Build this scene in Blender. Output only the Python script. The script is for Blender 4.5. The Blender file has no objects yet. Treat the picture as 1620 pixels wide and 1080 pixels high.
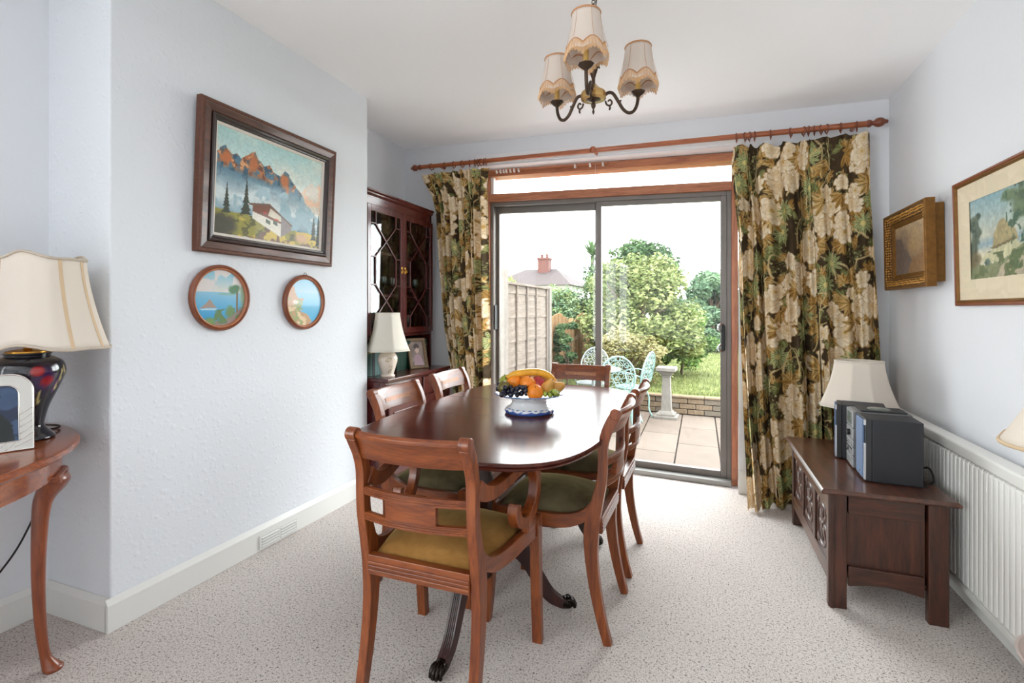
import bpy, bmesh, math, random
import numpy as np
from mathutils import Vector, Matrix, Euler

# ------------------------------------------------------------------ camera, world, light, exposure
scene = bpy.context.scene
COL = scene.collection
cam_data = bpy.data.cameras.new('camera')
cam_data.sensor_width = 36.0
cam_data.lens = 790.0 / 1620.0 * 36.0
cam_data.shift_y = -(540.0 - 491.0) / 1620.0
cam_data.clip_start = 0.05
cam_data.clip_end = 400
camera = bpy.data.objects.new('camera', cam_data)
COL.objects.link(camera)
camera.location = (0, 0, 1.2)
camera.rotation_euler = (math.radians(90), 0, math.radians(20.67))
scene.camera = camera

world = bpy.data.worlds.new('overcast_sky')
scene.world = world
world.use_nodes = True
_bg = world.node_tree.nodes['Background']
_bg.inputs['Color'].default_value = (0.935, 0.97, 1.0, 1)
_bg.inputs['Strength'].default_value = 3.2

def portal(name, loc, rot, sx, sy):
    """sampling portal in a window opening (guides sky light, emits nothing)"""
    l = bpy.data.lights.new(name, 'AREA'); l.shape = 'RECTANGLE'; l.size = sx; l.size_y = sy
    l.cycles.is_portal = True
    o = bpy.data.objects.new(name, l); COL.objects.link(o); o.location = loc; o.rotation_euler = rot
    return o
WALL_A = math.atan(0.08)
portal('patio_door_portal', (-0.72, 3.9, 1.15), (math.radians(90), 0, -WALL_A + math.pi), 2.0, 2.4)
portal('fill_window_portal', (-2.43, -1.7, 1.35), (math.radians(90), 0, math.radians(-90)), 2.4, 1.7)  # sits in the unseen window added for fill daylight

scene.view_settings.view_transform = 'Standard'
scene.view_settings.look = 'None'
scene.view_settings.gamma = 1.0
scene.view_settings.use_curve_mapping = False
scene.view_settings.exposure = 2.0
scene.cycles.max_bounces = 10
scene.cycles.diffuse_bounces = 6
scene.cycles.transparent_max_bounces = 24
scene.cycles.use_denoising = True

R = math.radians
PI = math.pi

# ------------------------------------------------------------------ helpers: colour, materials
def lin(c):
    out = []
    for v in c[:3]:
        v = v / 255.0
        out.append(v / 12.92 if v <= 0.04045 else ((v + 0.055) / 1.055) ** 2.4)
    return tuple(out)
def lin4(c): return (*lin(c), 1.0)
MATS = {}
def _new(name):
    m = bpy.data.materials.new(name); m.use_nodes = True
    nt = m.node_tree
    b = nt.nodes['Principled BSDF']
    MATS[name] = m
    return m, nt, b
def _coords(nt, scale=(1, 1, 1), kind='Object'):
    tc = nt.nodes.new('ShaderNodeTexCoord'); mp = nt.nodes.new('ShaderNodeMapping')
    mp.inputs['Scale'].default_value = scale
    nt.links.new(tc.outputs[kind], mp.inputs['Vector'])
    return mp.outputs['Vector']
def _noise(nt, vec, scale, detail=3, rough=0.5, dist=0.0):
    n = nt.nodes.new('ShaderNodeTexNoise'); n.inputs['Scale'].default_value = scale
    n.inputs['Detail'].default_value = detail; n.inputs['Roughness'].default_value = rough
    n.inputs['Distortion'].default_value = dist
    nt.links.new(vec, n.inputs['Vector'])
    return n.outputs['Fac']
def _ramp(nt, fac, stops):
    r = nt.nodes.new('ShaderNodeValToRGB'); el = r.color_ramp.elements
    el[0].position = stops[0][0]; el[0].color = stops[0][1]
    el[1].position = stops[-1][0]; el[1].color = stops[-1][1]
    for p, c in stops[1:-1]:
        e = el.new(p); e.color = c
    nt.links.new(fac, r.inputs['Fac'])
    return r.outputs['Color']
def _bump(nt, b, h, strength, dist):
    bp = nt.nodes.new('ShaderNodeBump'); bp.inputs['Strength'].default_value = strength
    bp.inputs['Distance'].default_value = dist
    nt.links.new(h, bp.inputs['Height']); nt.links.new(bp.outputs['Normal'], b.inputs['Normal'])
def plain(name, c, rough=0.5, metal=0.0, spec=0.5, var=0.0, vscale=8, bump=0.0, bscale=60, bdist=0.002, coat=0.0, sub=0.0):
    m, nt, b = _new(name)
    b.inputs['Base Color'].default_value = lin4(c)
    b.inputs['Roughness'].default_value = rough; b.inputs['Metallic'].default_value = metal
    b.inputs['Specular IOR Level'].default_value = spec
    b.inputs['Coat Weight'].default_value = coat; b.inputs['Coat Roughness'].default_value = 0.08
    vec = None
    if var > 0:
        vec = _coords(nt)
        f = _noise(nt, vec, vscale, 4, 0.6)
        d = [max(0, v * (1 - var)) for v in lin(c)]; l = [min(1, v * (1 + var)) for v in lin(c)]
        nt.links.new(_ramp(nt, f, [(0.3, (*d, 1)), (0.7, (*l, 1))]), b.inputs['Base Color'])
    if bump > 0:
        vec = vec or _coords(nt)
        _bump(nt, b, _noise(nt, vec, bscale, 3, 0.6), bump, bdist)
    return m
def wood(name, dark, light, axis='z', scale=9.0, rough=0.35, coat=0.3, spec=0.5, contrast=(0.35, 0.68)):
    m, nt, b = _new(name)
    st = {'x': (0.09, 1, 1), 'y': (1, 0.09, 1), 'z': (1, 1, 0.09)}[axis]
    vec = _coords(nt, st)
    f1 = _noise(nt, vec, scale * 4, 5, 0.62, 0.6)
    f2 = _noise(nt, vec, scale * 22, 2, 0.5, 0.0)
    mx = nt.nodes.new('ShaderNodeMath'); mx.operation = 'MULTIPLY_ADD'
    nt.links.new(f2, mx.inputs[0]); mx.inputs[1].default_value = 0.35; nt.links.new(f1, mx.inputs[2])
    sb = nt.nodes.new('ShaderNodeMath'); sb.operation = 'SUBTRACT'; sb.inputs[1].default_value = 0.17
    nt.links.new(mx.outputs[0], sb.inputs[0])
    nt.links.new(_ramp(nt, sb.outputs[0], [(contrast[0], lin4(dark)), (contrast[1], lin4(light))]), b.inputs['Base Color'])
    b.inputs['Roughness'].default_value = rough; b.inputs['Specular IOR Level'].default_value = spec
    b.inputs['Coat Weight'].default_value = coat; b.inputs['Coat Roughness'].default_value = 0.12
    _bump(nt, b, f2, 0.08, 0.001)
    return m
def attr_mat(name, rough=0.8, coat=0.0, bump=0.0, bscale=300, spec=0.3, trans=0.0, sat=1.0):
    m, nt, b = _new(name)
    a = nt.nodes.new('ShaderNodeAttribute'); a.attribute_name = 'paint'
    nt.links.new(a.outputs['Color'], b.inputs['Base Color'])
    b.inputs['Roughness'].default_value = rough; b.inputs['Specular IOR Level'].default_value = spec
    b.inputs['Coat Weight'].default_value = coat; b.inputs['Coat Roughness'].default_value = 0.05
    if bump > 0: _bump(nt, b, _noise(nt, _coords(nt), bscale, 2, 0.5), bump, 0.001)
    if trans > 0:
        out = nt.nodes['Material Output']
        tr = nt.nodes.new('ShaderNodeBsdfTranslucent'); nt.links.new(a.outputs['Color'], tr.inputs['Color'])
        mx = nt.nodes.new('ShaderNodeMixShader'); mx.inputs['Fac'].default_value = trans
        nt.links.new(b.outputs[0], mx.inputs[1]); nt.links.new(tr.outputs[0], mx.inputs[2])
        nt.links.new(mx.outputs[0], out.inputs['Surface'])
    return m
def fabric_shade(name, c, trans=0.35, rough=0.85, stripe=0.0):
    m, nt, b = _new(name)
    b.inputs['Base Color'].default_value = lin4(c); b.inputs['Roughness'].default_value = rough
    b.inputs['Specular IOR Level'].default_value = 0.2
    tr = nt.nodes.new('ShaderNodeBsdfTranslucent'); tr.inputs['Color'].default_value = lin4(c)
    mx = nt.nodes.new('ShaderNodeMixShader'); mx.inputs['Fac'].default_value = trans
    nt.links.new(b.outputs[0], mx.inputs[1]); nt.links.new(tr.outputs[0], mx.inputs[2])
    nt.links.new(mx.outputs[0], nt.nodes['Material Output'].inputs['Surface'])
    _bump(nt, b, _noise(nt, _coords(nt, (1, 1, 0.2)), 400, 2), 0.1, 0.0005)
    return m
def glass(name, tint=(245, 250, 248), refl=0.06, rough=0.0):
    m, nt, b = _new(name)
    nt.nodes.remove(b)
    t = nt.nodes.new('ShaderNodeBsdfTransparent'); t.inputs['Color'].default_value = lin4(tint)
    g = nt.nodes.new('ShaderNodeBsdfGlossy'); g.inputs['Roughness'].default_value = rough
    fr = nt.nodes.new('ShaderNodeLayerWeight'); fr.inputs['Blend'].default_value = 0.5
    pw = nt.nodes.new('ShaderNodeMath'); pw.operation = 'POWER'; pw.inputs[1].default_value = 5.0
    nt.links.new(fr.outputs['Facing'], pw.inputs[0])
    ml = nt.nodes.new('ShaderNodeMath'); ml.operation = 'MULTIPLY_ADD'; ml.inputs[1].default_value = 0.5; ml.inputs[2].default_value = refl
    nt.links.new(pw.outputs[0], ml.inputs[0])
    mx = nt.nodes.new('ShaderNodeMixShader'); nt.links.new(ml.outputs[0], mx.inputs['Fac'])
    nt.links.new(t.outputs[0], mx.inputs[1]); nt.links.new(g.outputs[0], mx.inputs[2])
    nt.links.new(mx.outputs[0], nt.nodes['Material Output'].inputs['Surface'])
    return m

# ------------------------------------------------------------------ helpers: geometry
def catmull(pts, n=6, closed=False):
    pts = [tuple(p) for p in pts]; out = []
    N = len(pts)
    segs = N if closed else N - 1
    for i in range(segs):
        if closed: p0, p1, p2, p3 = pts[(i - 1) % N], pts[i], pts[(i + 1) % N], pts[(i + 2) % N]
        else: p0, p1, p2, p3 = pts[max(i - 1, 0)], pts[i], pts[i + 1], pts[min(i + 2, N - 1)]
        for k in range(n):
            t = k / n
            out.append(tuple(0.5 * ((2 * b) + (-a + c) * t + (2 * a - 5 * b + 4 * c - d) * t * t + (-a + 3 * b - 3 * c + d) * t ** 3)
                             for a, b, c, d in zip(p0, p1, p2, p3)))
    if not closed: out.append(pts[-1])
    return out

class MB:
    """collects shapes, build() links them as ONE mesh object"""
    def __init__(self): self.v = []; self.f = []
    def add(self, verts, faces):
        o = len(self.v); self.v += [tuple(p) for p in verts]; self.f += [tuple(i + o for i in f) for f in faces]; return self
    def box(self, x0, x1, y0, y1, z0, z1, mat=None):
        vs = [(x, y, z) for z in (z0, z1) for y in (y0, y1) for x in (x0, x1)]
        if mat is not None: vs = [tuple(mat @ Vector(p)) for p in vs]
        return self.add(vs, [(0, 2, 3, 1), (4, 5, 7, 6), (0, 1, 5, 4), (2, 6, 7, 3), (0, 4, 6, 2), (1, 3, 7, 5)])
    def cbox(self, c, s, mat=None):
        return self.box(c[0] - s[0] / 2, c[0] + s[0] / 2, c[1] - s[1] / 2, c[1] + s[1] / 2, c[2] - s[2] / 2, c[2] + s[2] / 2, mat)
    def prism(self, poly, a0, a1, axis='x'):
        """closed polygon (2D) extruded along axis; x: poly=(y,z)  y: poly=(x,z)  z: poly=(x,y)"""
        n = len(poly)
        def mk(p, a): return {'x': (a, p[0], p[1]), 'y': (p[0], a, p[1]), 'z': (p[0], p[1], a)}[axis]
        vs = [mk(p, a0) for p in poly] + [mk(p, a1) for p in poly]
        fs = [tuple(range(n))[::-1], tuple(range(n, 2 * n))] + [(i, (i + 1) % n, n + (i + 1) % n, n + i) for i in range(n)]
        return self.add(vs, fs)
    def ribbon(self, path, x0, x1, n=6, axis='x', sub=True):
        """path of (a, b, halfwidth): a bar of varying depth following the curve, extruded along axis (solid, quads)"""
        P = catmull(path, n) if sub else path
        L, Rr = [], []
        for i, p in enumerate(P):
            q0 = P[max(i - 1, 0)]; q1 = P[min(i + 1, len(P) - 1)]
            dx, dz = q1[0] - q0[0], q1[1] - q0[1]; l = math.hypot(dx, dz) or 1
            nx, nz = -dz / l, dx / l
            L.append((p[0] + nx * p[2], p[1] + nz * p[2])); Rr.append((p[0] - nx * p[2], p[1] - nz * p[2]))
        def mk(p, a): return {'x': (a, p[0], p[1]), 'y': (p[0], a, p[1]), 'z': (p[0], p[1], a)}[axis]
        vs, fs = [], []
        for l, r in zip(L, Rr): vs += [mk(l, x0), mk(r, x0), mk(r, x1), mk(l, x1)]
        m = len(P)
        for i in range(m - 1):
            a, b = 4 * i, 4 * i + 4
            for k in range(4): fs.append((a + k, a + (k + 1) % 4, b + (k + 1) % 4, b + k))
        fs.append((3, 2, 1, 0)); e = 4 * (m - 1); fs.append((e, e + 1, e + 2, e + 3))
        return self.add(vs, fs)
    def lathe(self, prof, seg=24, c=(0, 0, 0), mat=None, wav=None):
        """profile of (r, z)"""
        vs, fs = [], []
        for (r, z) in prof:
            for k in range(seg):
                a = 2 * PI * k / seg
                rr = r * (wav(a, z) if wav else 1)
                p = (c[0] + rr * math.cos(a), c[1] + rr * math.sin(a), c[2] + z)
                vs.append(tuple(mat @ Vector(p)) if mat is not None else p)
        n = len(prof)
        for i in range(n - 1):
            for k in range(seg):
                fs.append((i * seg + k, i * seg + (k + 1) % seg, (i + 1) * seg + (k + 1) % seg, (i + 1) * seg + k))
        if prof[0][0] > 1e-5: fs.append(tuple(range(seg))[::-1])
        if prof[-1][0] > 1e-5: fs.append(tuple(range((n - 1) * seg, n * seg)))
        return self.add(vs, fs)
    def tube(self, path, r, seg=8, closed=False):
        P = [Vector(p) for p in path]; n = len(P)
        rs = r if isinstance(r, (list, tuple)) else [r] * n
        vs, fs = [], []
        up = Vector((0, 0, 1)); prev = None
        for i in range(n):
            if closed: t = (P[(i + 1) % n] - P[i - 1]).normalized()
            else: t = (P[min(i + 1, n - 1)] - P[max(i - 1, 0)]).normalized()
            if prev is None:
                ref = up if abs(t.dot(up)) < 0.95 else Vector((1, 0, 0))
                a = t.cross(ref).normalized()
            else:
                a = (prev - t * prev.dot(t)).normalized()
            prev = a; b = t.cross(a)
            for k in range(seg):
                an = 2 * PI * k / seg
                vs.append(tuple(P[i] + (a * math.cos(an) + b * math.sin(an)) * rs[i]))
        m = n if closed else n - 1
        for i in range(m):
            j = (i + 1) % n
            for k in range(seg): fs.append((i * seg + k, i * seg + (k + 1) % seg, j * seg + (k + 1) % seg, j * seg + k))
        if not closed: fs.append(tuple(range(seg))[::-1]); fs.append(tuple(range((n - 1) * seg, n * seg)))
        return self.add(vs, fs)
    def ell(self, c, s, seg=12, rings=8, mat=None):
        prof = [(max(math.sin(PI * i / rings), 0.0), -math.cos(PI * i / rings)) for i in range(rings + 1)]
        vs, fs = [], []
        for (r, z) in prof[1:-1]:
            for k in range(seg):
                a = 2 * PI * k / seg
                vs.append(Vector((r * math.cos(a) * s[0], r * math.sin(a) * s[1], z * s[2])))
        vs.append(Vector((0, 0, -s[2]))); vs.append(Vector((0, 0, s[2])))
        n = rings - 1
        for i in range(n - 1):
            for k in range(seg): fs.append((i * seg + k, i * seg + (k + 1) % seg, (i + 1) * seg + (k + 1) % seg, (i + 1) * seg + k))
        for k in range(seg):
            fs.append((n * seg, (k + 1) % seg, k)); fs.append((n * seg + 1, (n - 1) * seg + k, (n - 1) * seg + (k + 1) % seg))
        if mat is not None: vs = [mat @ v for v in vs]
        return self.add([tuple(Vector(c) + v) for v in vs], fs)
    def loft(self, secs, cap=True):
        """list of rings with equal point counts"""
        n = len(secs[0]); vs = [p for s in secs for p in s]; fs = []
        for i in range(len(secs) - 1):
            for k in range(n): fs.append((i * n + k, i * n + (k + 1) % n, (i + 1) * n + (k + 1) % n, (i + 1) * n + k))
        if cap: fs.append(tuple(range(n))[::-1]); fs.append(tuple(range((len(secs) - 1) * n, len(secs) * n)))
        return self.add(vs, fs)
    def grid(self, fn, nu, nv, thick=None):
        vs = [fn(i / nu, j / nv) for j in range(nv + 1) for i in range(nu + 1)]
        fs = [(j * (nu + 1) + i, j * (nu + 1) + i + 1, (j + 1) * (nu + 1) + i + 1, (j + 1) * (nu + 1) + i) for j in range(nv) for i in range(nu)]
        return self.add(vs, fs)
    def map(self, fn): self.v = [fn(p) for p in self.v]; return self
    def build(self, name, mat, parent=None, smooth=None, bevel=0.0, bseg=2, fix=True, solid=0.0, subdiv=0):
        me = bpy.data.meshes.new(name)
        me.from_pydata(self.v, [], self.f)
        if fix:
            bm = bmesh.new(); bm.from_mesh(me); bmesh.ops.recalc_face_normals(bm, faces=bm.faces); bm.to_mesh(me); bm.free()
        me.materials.append(MATS[mat] if isinstance(mat, str) else mat)
        o = bpy.data.objects.new(name, me); COL.objects.link(o)
        if parent is not None: o.parent = parent
        if solid:
            md = o.modifiers.new('thickness', 'SOLIDIFY'); md.thickness = solid; md.offset = 0
        if bevel > 0:
            md = o.modifiers.new('bevel', 'BEVEL'); md.width = bevel; md.segments = bseg; md.limit_method = 'ANGLE'; md.angle_limit = R(40)
        if subdiv:
            md = o.modifiers.new('subdivision', 'SUBSURF'); md.levels = subdiv; md.render_levels = subdiv
        if smooth is not None:
            if smooth is True: me.shade_smooth()
            else:
                me.shade_smooth(); me.set_sharp_from_angle(angle=R(smooth))
        return o

def thing(name, label, cat, loc=(0, 0, 0), rz=0.0, group=None):
    o = bpy.data.objects.new(name, None); COL.objects.link(o)
    o.empty_display_size = 0.05
    o.location = loc; o.rotation_euler = (0, 0, rz)
    o['label'] = label; o['category'] = cat
    if group: o['group'] = group
    return o
def tag(o, label, cat, group=None):
    o['label'] = label; o['category'] = cat
    if group: o['group'] = group
    return o
def struct(o, label=None):
    o['kind'] = 'structure'
    if label: o['label'] = label
    return o
def clone(o, parent=None, **kw):
    c = o.copy(); COL.objects.link(c); c.parent = parent
    if parent is not None: c.matrix_parent_inverse = o.matrix_parent_inverse.copy()
    for ch in list(o.children): clone(ch, c)
    for k, v in kw.items(): c[k] = v
    return c
def paint_attr(o, arr):
    """arr: (n_verts, 3) sRGB 0..255 -> linear float colour attribute 'paint'"""
    me = o.data
    a = me.color_attributes.new('paint', 'FLOAT_COLOR', 'POINT')
    c = np.clip(np.asarray(arr, dtype=np.float64) / 255.0, 0, 1)
    c = np.where(c <= 0.04045, c / 12.92, ((c + 0.055) / 1.055) ** 2.4)
    out = np.ones((len(c), 4), dtype=np.float32); out[:, :3] = c
    a.data.foreach_set('color', out.ravel())

# ------------------------------------------------------------------ far wall frame (the garden wall of the room)
P0 = Vector((0, 3.62, 0))
MW = Matrix.Translation(P0) @ Matrix.Rotation(-WALL_A, 4, 'Z')
def wall_pt(s, d, z): return MW @ Vector((s, d, z))
def ceil_z(x): return 2.61 - 0.053 * (x + 2.07)

# ================================================================== THE ROOM
def carpet_mat():
    m, nt, b = _new('carpet')
    vec = _coords(nt)
    f = _noise(nt, vec, 125, 4, 0.8, 0.3); ff = _noise(nt, vec, 260, 3, 0.7)
    f2 = _noise(nt, vec, 2.2, 2, 0.5)
    base = _ramp(nt, ff, [(0.34, lin4((192, 180, 173))), (0.62, lin4((243, 236, 231)))])
    flk = _ramp(nt, f, [(0.36, (1, 1, 1, 1)), (0.47, (0, 0, 0, 1))])
    m0 = nt.nodes.new('ShaderNodeMixRGB'); nt.links.new(flk, m0.inputs['Fac']); nt.links.new(base, m0.inputs['Color1']); m0.inputs['Color2'].default_value = lin4((84, 70, 62))
    c1 = m0.outputs[0]
    mx = nt.nodes.new('ShaderNodeMixRGB'); mx.blend_type = 'MULTIPLY'; mx.inputs['Fac'].default_value = 0.5
    nt.links.new(c1, mx.inputs['Color1'])
    nt.links.new(_ramp(nt, f2, [(0.3, (0.9, 0.89, 0.88, 1)), (0.7, (1, 1, 1, 1))]), mx.inputs['Color2'])
    nt.links.new(mx.outputs[0], b.inputs['Base Color'])
    b.inputs['Roughness'].default_value = 1.0; b.inputs['Specular IOR Level'].default_value = 0.05
    _bump(nt, b, _noise(nt, vec, 230, 3, 0.75), 0.7, 0.006)
carpet_mat()
def woodchip_mat(name, c, strength):
    m, nt, b = _new(name)
    vec = _coords(nt)
    b.inputs['Base Color'].default_value = lin4(c); b.inputs['Roughness'].default_value = 0.75
    b.inputs['Specular IOR Level'].default_value = 0.25
    v = nt.nodes.new('ShaderNodeTexVoronoi'); v.inputs['Scale'].default_value = 42; nt.links.new(vec, v.inputs['Vector'])
    chips = _ramp(nt, v.outputs['Distance'], [(0.05, (1, 1, 1, 1)), (0.55, (0, 0, 0, 1))])
    n1 = _noise(nt, vec, 30, 3, 0.6); n2 = _noise(nt, vec, 120, 2, 0.5)
    msk = _ramp(nt, n1, [(0.42, (0, 0, 0, 1)), (0.62, (1, 1, 1, 1))])
    mu = nt.nodes.new('ShaderNodeMath'); mu.operation = 'MULTIPLY'; nt.links.new(chips, mu.inputs[0]); nt.links.new(msk, mu.inputs[1])
    ad = nt.nodes.new('ShaderNodeMath'); ad.operation = 'MULTIPLY_ADD'; nt.links.new(n2, ad.inputs[0]); ad.inputs[1].default_value = 0.35
    nt.links.new(mu.outputs[0], ad.inputs[2])
    _bump(nt, b, ad.outputs[0], strength, 0.003)
woodchip_mat('woodchip_wall', (226, 230, 235), 0.5)
woodchip_mat('painted_wall', (225, 227, 231), 0.15)
plain('ceiling_paint', (251, 251, 252), 0.8, spec=0.2, bump=0.05, bscale=30)
plain('white_gloss', (226, 226, 222), 0.35, spec=0.5)
plain('white_reveal', (232, 233, 234), 0.5)
plain('radiator_enamel', (228, 227, 222), 0.3)
wood('door_wood', (150, 88, 58), (188, 122, 84), 'z', 10, 0.45, 0.2)
wood('door_wood_x', (150, 88, 58), (188, 122, 84), 'x', 10, 0.45, 0.2)
plain('aluminium', (118, 112, 107), 0.42, metal=0.35, var=0.06)
plain('aluminium_sill', (150, 149, 146), 0.4, metal=0.4)
plain('rubber_black', (20, 20, 22), 0.5)
plain('chrome', (205, 208, 212), 0.15, metal=1.0)
glass('pane_glass', (252, 253, 252), 0.022)
glass('cabinet_glass', (236, 240, 238), 0.07)

fl = MB().box(-2.62, 1.2, -3.5, 3.74, -0.06, 0.0).build('floor', 'carpet'); struct(fl, 'beige flecked wool carpet')
ce = MB()
ce.add([(x, y, ceil_z(x) + t) for t in (0, 0.12) for y in (-3.5, 4.15) for x in (-2.62, 1.2)],
       [(0, 1, 3, 2), (4, 6, 7, 5), (0, 4, 5, 1), (2, 3, 7, 6), (0, 2, 6, 4), (1, 5, 7, 3)])
struct(ce.build('ceiling', 'ceiling_paint'), 'plain white ceiling')
LX, RX, CBX, CBY0, CBY1 = -2.45, 1.04, -2.072, 1.220, 2.768
def side_wall(x0, x1, y1, h):      # wall with an opening for the added fill window behind the camera (y -2.9 .. -0.5)
    m = MB().box(x0, x1, -0.5, y1, 0, h).box(x0, x1, -3.5, -2.9, 0, h).box(x0, x1, -2.9, -0.5, 0, 0.5).box(x0, x1, -2.9, -0.5, 2.2, h); return m
struct(side_wall(LX - 0.12, LX, 4.1, 2.75).build('wall_left', 'painted_wall'), 'pale grey alcove wall')
struct(MB().box(LX - 0.02, CBX, CBY0, CBY1, 0, 2.72).build('wall_chimney', 'woodchip_wall', bevel=0.006, bseg=3, smooth=35), 'chimney breast in pale blue white woodchip paper')
struct(MB().box(RX, RX + 0.12, -3.5, 3.75, 0, 2.6).build('wall_right', 'painted_wall'), 'pale grey right wall')
# far wall with the patio door opening (head follows the sloping ceiling)
OX0, OX1 = -1.722, 0.236
def head(s, z0): return z0 - 0.05 * s
wf = MB()
wf.box(-2.58, OX0, 0, 0.30, 0, 2.80)
wf.box(OX1, 1.16, 0, 0.30, 0, 2.70)
vs = []
for d in (0, 0.30):
    for (s, z) in ((OX0, head(OX0, 2.30)), (OX1, head(OX1, 2.30)), (OX1, 2.70), (OX0, 2.80)): vs.append((s, d, z))
wf.add(vs, [(0, 1, 2, 3), (7, 6, 5, 4), (0, 4, 5, 1), (1, 5, 6, 2), (2, 6, 7, 3), (3, 7, 4, 0)])
o = wf.build('wall_far', 'painted_wall'); o.matrix_world = MW; struct(o, 'garden wall of the room around the patio door')
# back wall behind the camera
struct(MB().box(-2.6, 1.2, -3.62, -3.3, 0, 2.75).build('wall_back', 'painted_wall'), 'plain wall behind the camera')
def casement(name, label, loc, rz, w, h, nl):
    w1 = thing(name, label, 'window', loc, rz); del w1['category']; w1['kind'] = 'structure'
    fr = MB().box(-w / 2, w / 2, -0.03, 0.03, 0, 0.05).box(-w / 2, w / 2, -0.03, 0.03, h - 0.05, h)
    for k in range(nl + 1):
        x = -w / 2 + 0.025 + (w - 0.05) * k / nl; fr.box(x - 0.025, x + 0.025, -0.03, 0.03, 0.05, h - 0.05)
    fr.build('window_frame', 'white_gloss', w1)
    for k in range(nl):
        x0 = -w / 2 + 0.05 + (w - 0.05) * k / nl; MB().box(x0, x0 + (w - 0.05) / nl - 0.05, -0.003, 0.003, 0.05, h - 0.05).build('pane', 'pane_glass', w1)
casement('fill_window', 'unseen white framed window added in the left wall for fill light', (-2.51, -1.7, 0.5), PI / 2, 2.4, 1.7, 3)  # added out of view to let extra daylight into the room

# skirting boards
def skirt_prof(t=0.018, h=0.122): return [(0, 0), (t, 0), (t, h - 0.022), (t * 0.35, h - 0.004), (t * 0.2, h), (0, h)]
def skirt(name, p, q, nrm, h=0.122, t=0.018, mat='white_gloss', label='white painted skirting board'):
    p, q, nrm = Vector((*p, 0)), Vector((*q, 0)), Vector((*nrm, 0)).normalized()
    secs = []
    for a in (p, q): secs.append([tuple(a + nrm * d + Vector((0, 0, z))) for d, z in skirt_prof(t, h)])
    o = MB().loft(secs).build(name, mat, bevel=0.002); struct(o, label); return o
skirt('baseboard_chimney', (CBX, CBY0 - 0.018), (CBX, CBY1 + 0.018), (1, 0), label='white skirting board along the chimney breast')
skirt('baseboard_return', (LX, CBY0), (CBX + 0.006, CBY0), (0, -1), label='white skirting board on the chimney breast return')
skirt('baseboard_left', (LX, -3.3), (LX, CBY0), (1, 0), label='white skirting board behind the half-moon table')
skirt('baseboard_alcove', (LX, CBY1), (LX, 3.85), (1, 0), label='white skirting board behind the display cabinet')
skirt('baseboard_right', (RX, -3.3), (RX, 3.5), (-1, 0), t=0.022, label='white skirting board below the radiator')
a0, a1 = wall_pt(OX1 - 0.002, 0, 0), wall_pt(1.03, 0, 0); nn = (MW.to_3x3() @ Vector((0, -1, 0)))
skirt('baseboard_far', (a0.x, a0.y), (a1.x, a1.y), (nn.x, nn.y), h=0.15, label='white skirting board right of the patio door')
b0, b1 = wall_pt(-2.44, 0, 0), wall_pt(OX0, 0, 0)
skirt('baseboard_far_corner', (b0.x, b0.y), (b1.x, b1.y), (nn.x, nn.y), h=0.15, label='white skirting board left of the patio door')

# ------------------------------------------------------------------ sliding patio door
D1 = thing('door_1', 'grey aluminium sliding patio door in a timber frame with a clear transom light', 'door'); del D1['category']; D1['kind'] = 'structure'
D1.matrix_world = MW
def dz(p): return (p[0], p[1], p[2] * (1 - 0.05 * p[0] / 2.12))
def dpart(name, boxes, mat, parent=D1, bevel=0.003):
    m = MB()
    for b in boxes: m.box(*b)
    return m.map(dz).build(name, mat, parent, bevel=bevel)
dpart('jamb', [(OX0 + 0.004, -1.685, 0.13, 0.27, 0, 2.24)], 'door_wood')
dpart('jamb', [(0.190, OX1 - 0.006, 0.13, 0.27, 0, 2.24)], 'door_wood')
dpart('frame_head', [(OX0 + 0.004, OX1 - 0.006, 0.13, 0.27, 2.24, 2.296)], 'door_wood_x')
dpart('transom_bar', [(-1.685, 0.190, 0.125, 0.27, 2.036, 2.098)], 'door_wood_x')
tl = dpart('transom_light', [(-1.685, 0.19, 0.195, 0.201, 2.098, 2.24)], 'pane_glass', bevel=0)
dpart('glazing_bead', [(-1.685, -1.655, 0.15, 0.19, 2.098, 2.24)], 'white_gloss')
dpart('outer_frame', [(-1.685, -1.655, 0.15, 0.26, 0.03, 2.036), (0.160, 0.190, 0.15, 0.26, 0.03, 2.036), (-1.655, 0.160, 0.15, 0.26, 2.003, 2.036)], 'aluminium')
dpart('threshold', [(-1.685, 0.190, 0.085, 0.29, 0.0, 0.036)], 'aluminium_sill')
# fixed sash (behind) and sliding sash (in front)
fx = dpart('fixed_sash', [(-1.655, -1.628, 0.205, 0.24, 0.036, 2.003), (-0.79, -0.745, 0.205, 0.24, 0.036, 2.003), (-1.628, -0.79, 0.205, 0.24, 1.952, 2.003), (-1.628, -0.79, 0.205, 0.24, 0.036, 0.082)], 'aluminium')
dpart('pane', [(-1.628, -0.79, 0.220, 0.226, 0.082, 1.952)], 'pane_glass', fx, 0)
sl = dpart('sliding_sash', [(-0.765, -0.728, 0.155, 0.195, 0.036, 2.003), (0.118, 0.160, 0.155, 0.195, 0.036, 2.003), (-0.728, 0.118, 0.155, 0.195, 1.970, 2.003), (-0.728, 0.118, 0.155, 0.195, 0.036, 0.082)], 'aluminium')
dpart('pane', [(-0.728, 0.118, 0.172, 0.178, 0.082, 1.970)], 'pane_glass', sl, 0)
dpart('door_handle', [(0.124, 0.150, 0.138, 0.156, 0.925, 1.10)], 'rubber_black', sl, 0.006)
hh = MB().tube(catmull([(0.137, 0.14, 1.105), (0.112, 0.10, 1.098), (0.108, 0.095, 1.07), (0.125, 0.125, 1.058)], 5), 0.007)
hh.tube(catmull([(0.137, 0.14, 0.918), (0.112, 0.10, 0.925), (0.108, 0.095, 0.950), (0.125, 0.125, 0.965)], 5), 0.007)
hh.build('lever', 'chrome', sl, smooth=True)
dpart('latch', [(-1.65, -1.642, 0.150, 0.205, 1.00, 1.20)], 'rubber_black')
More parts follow.
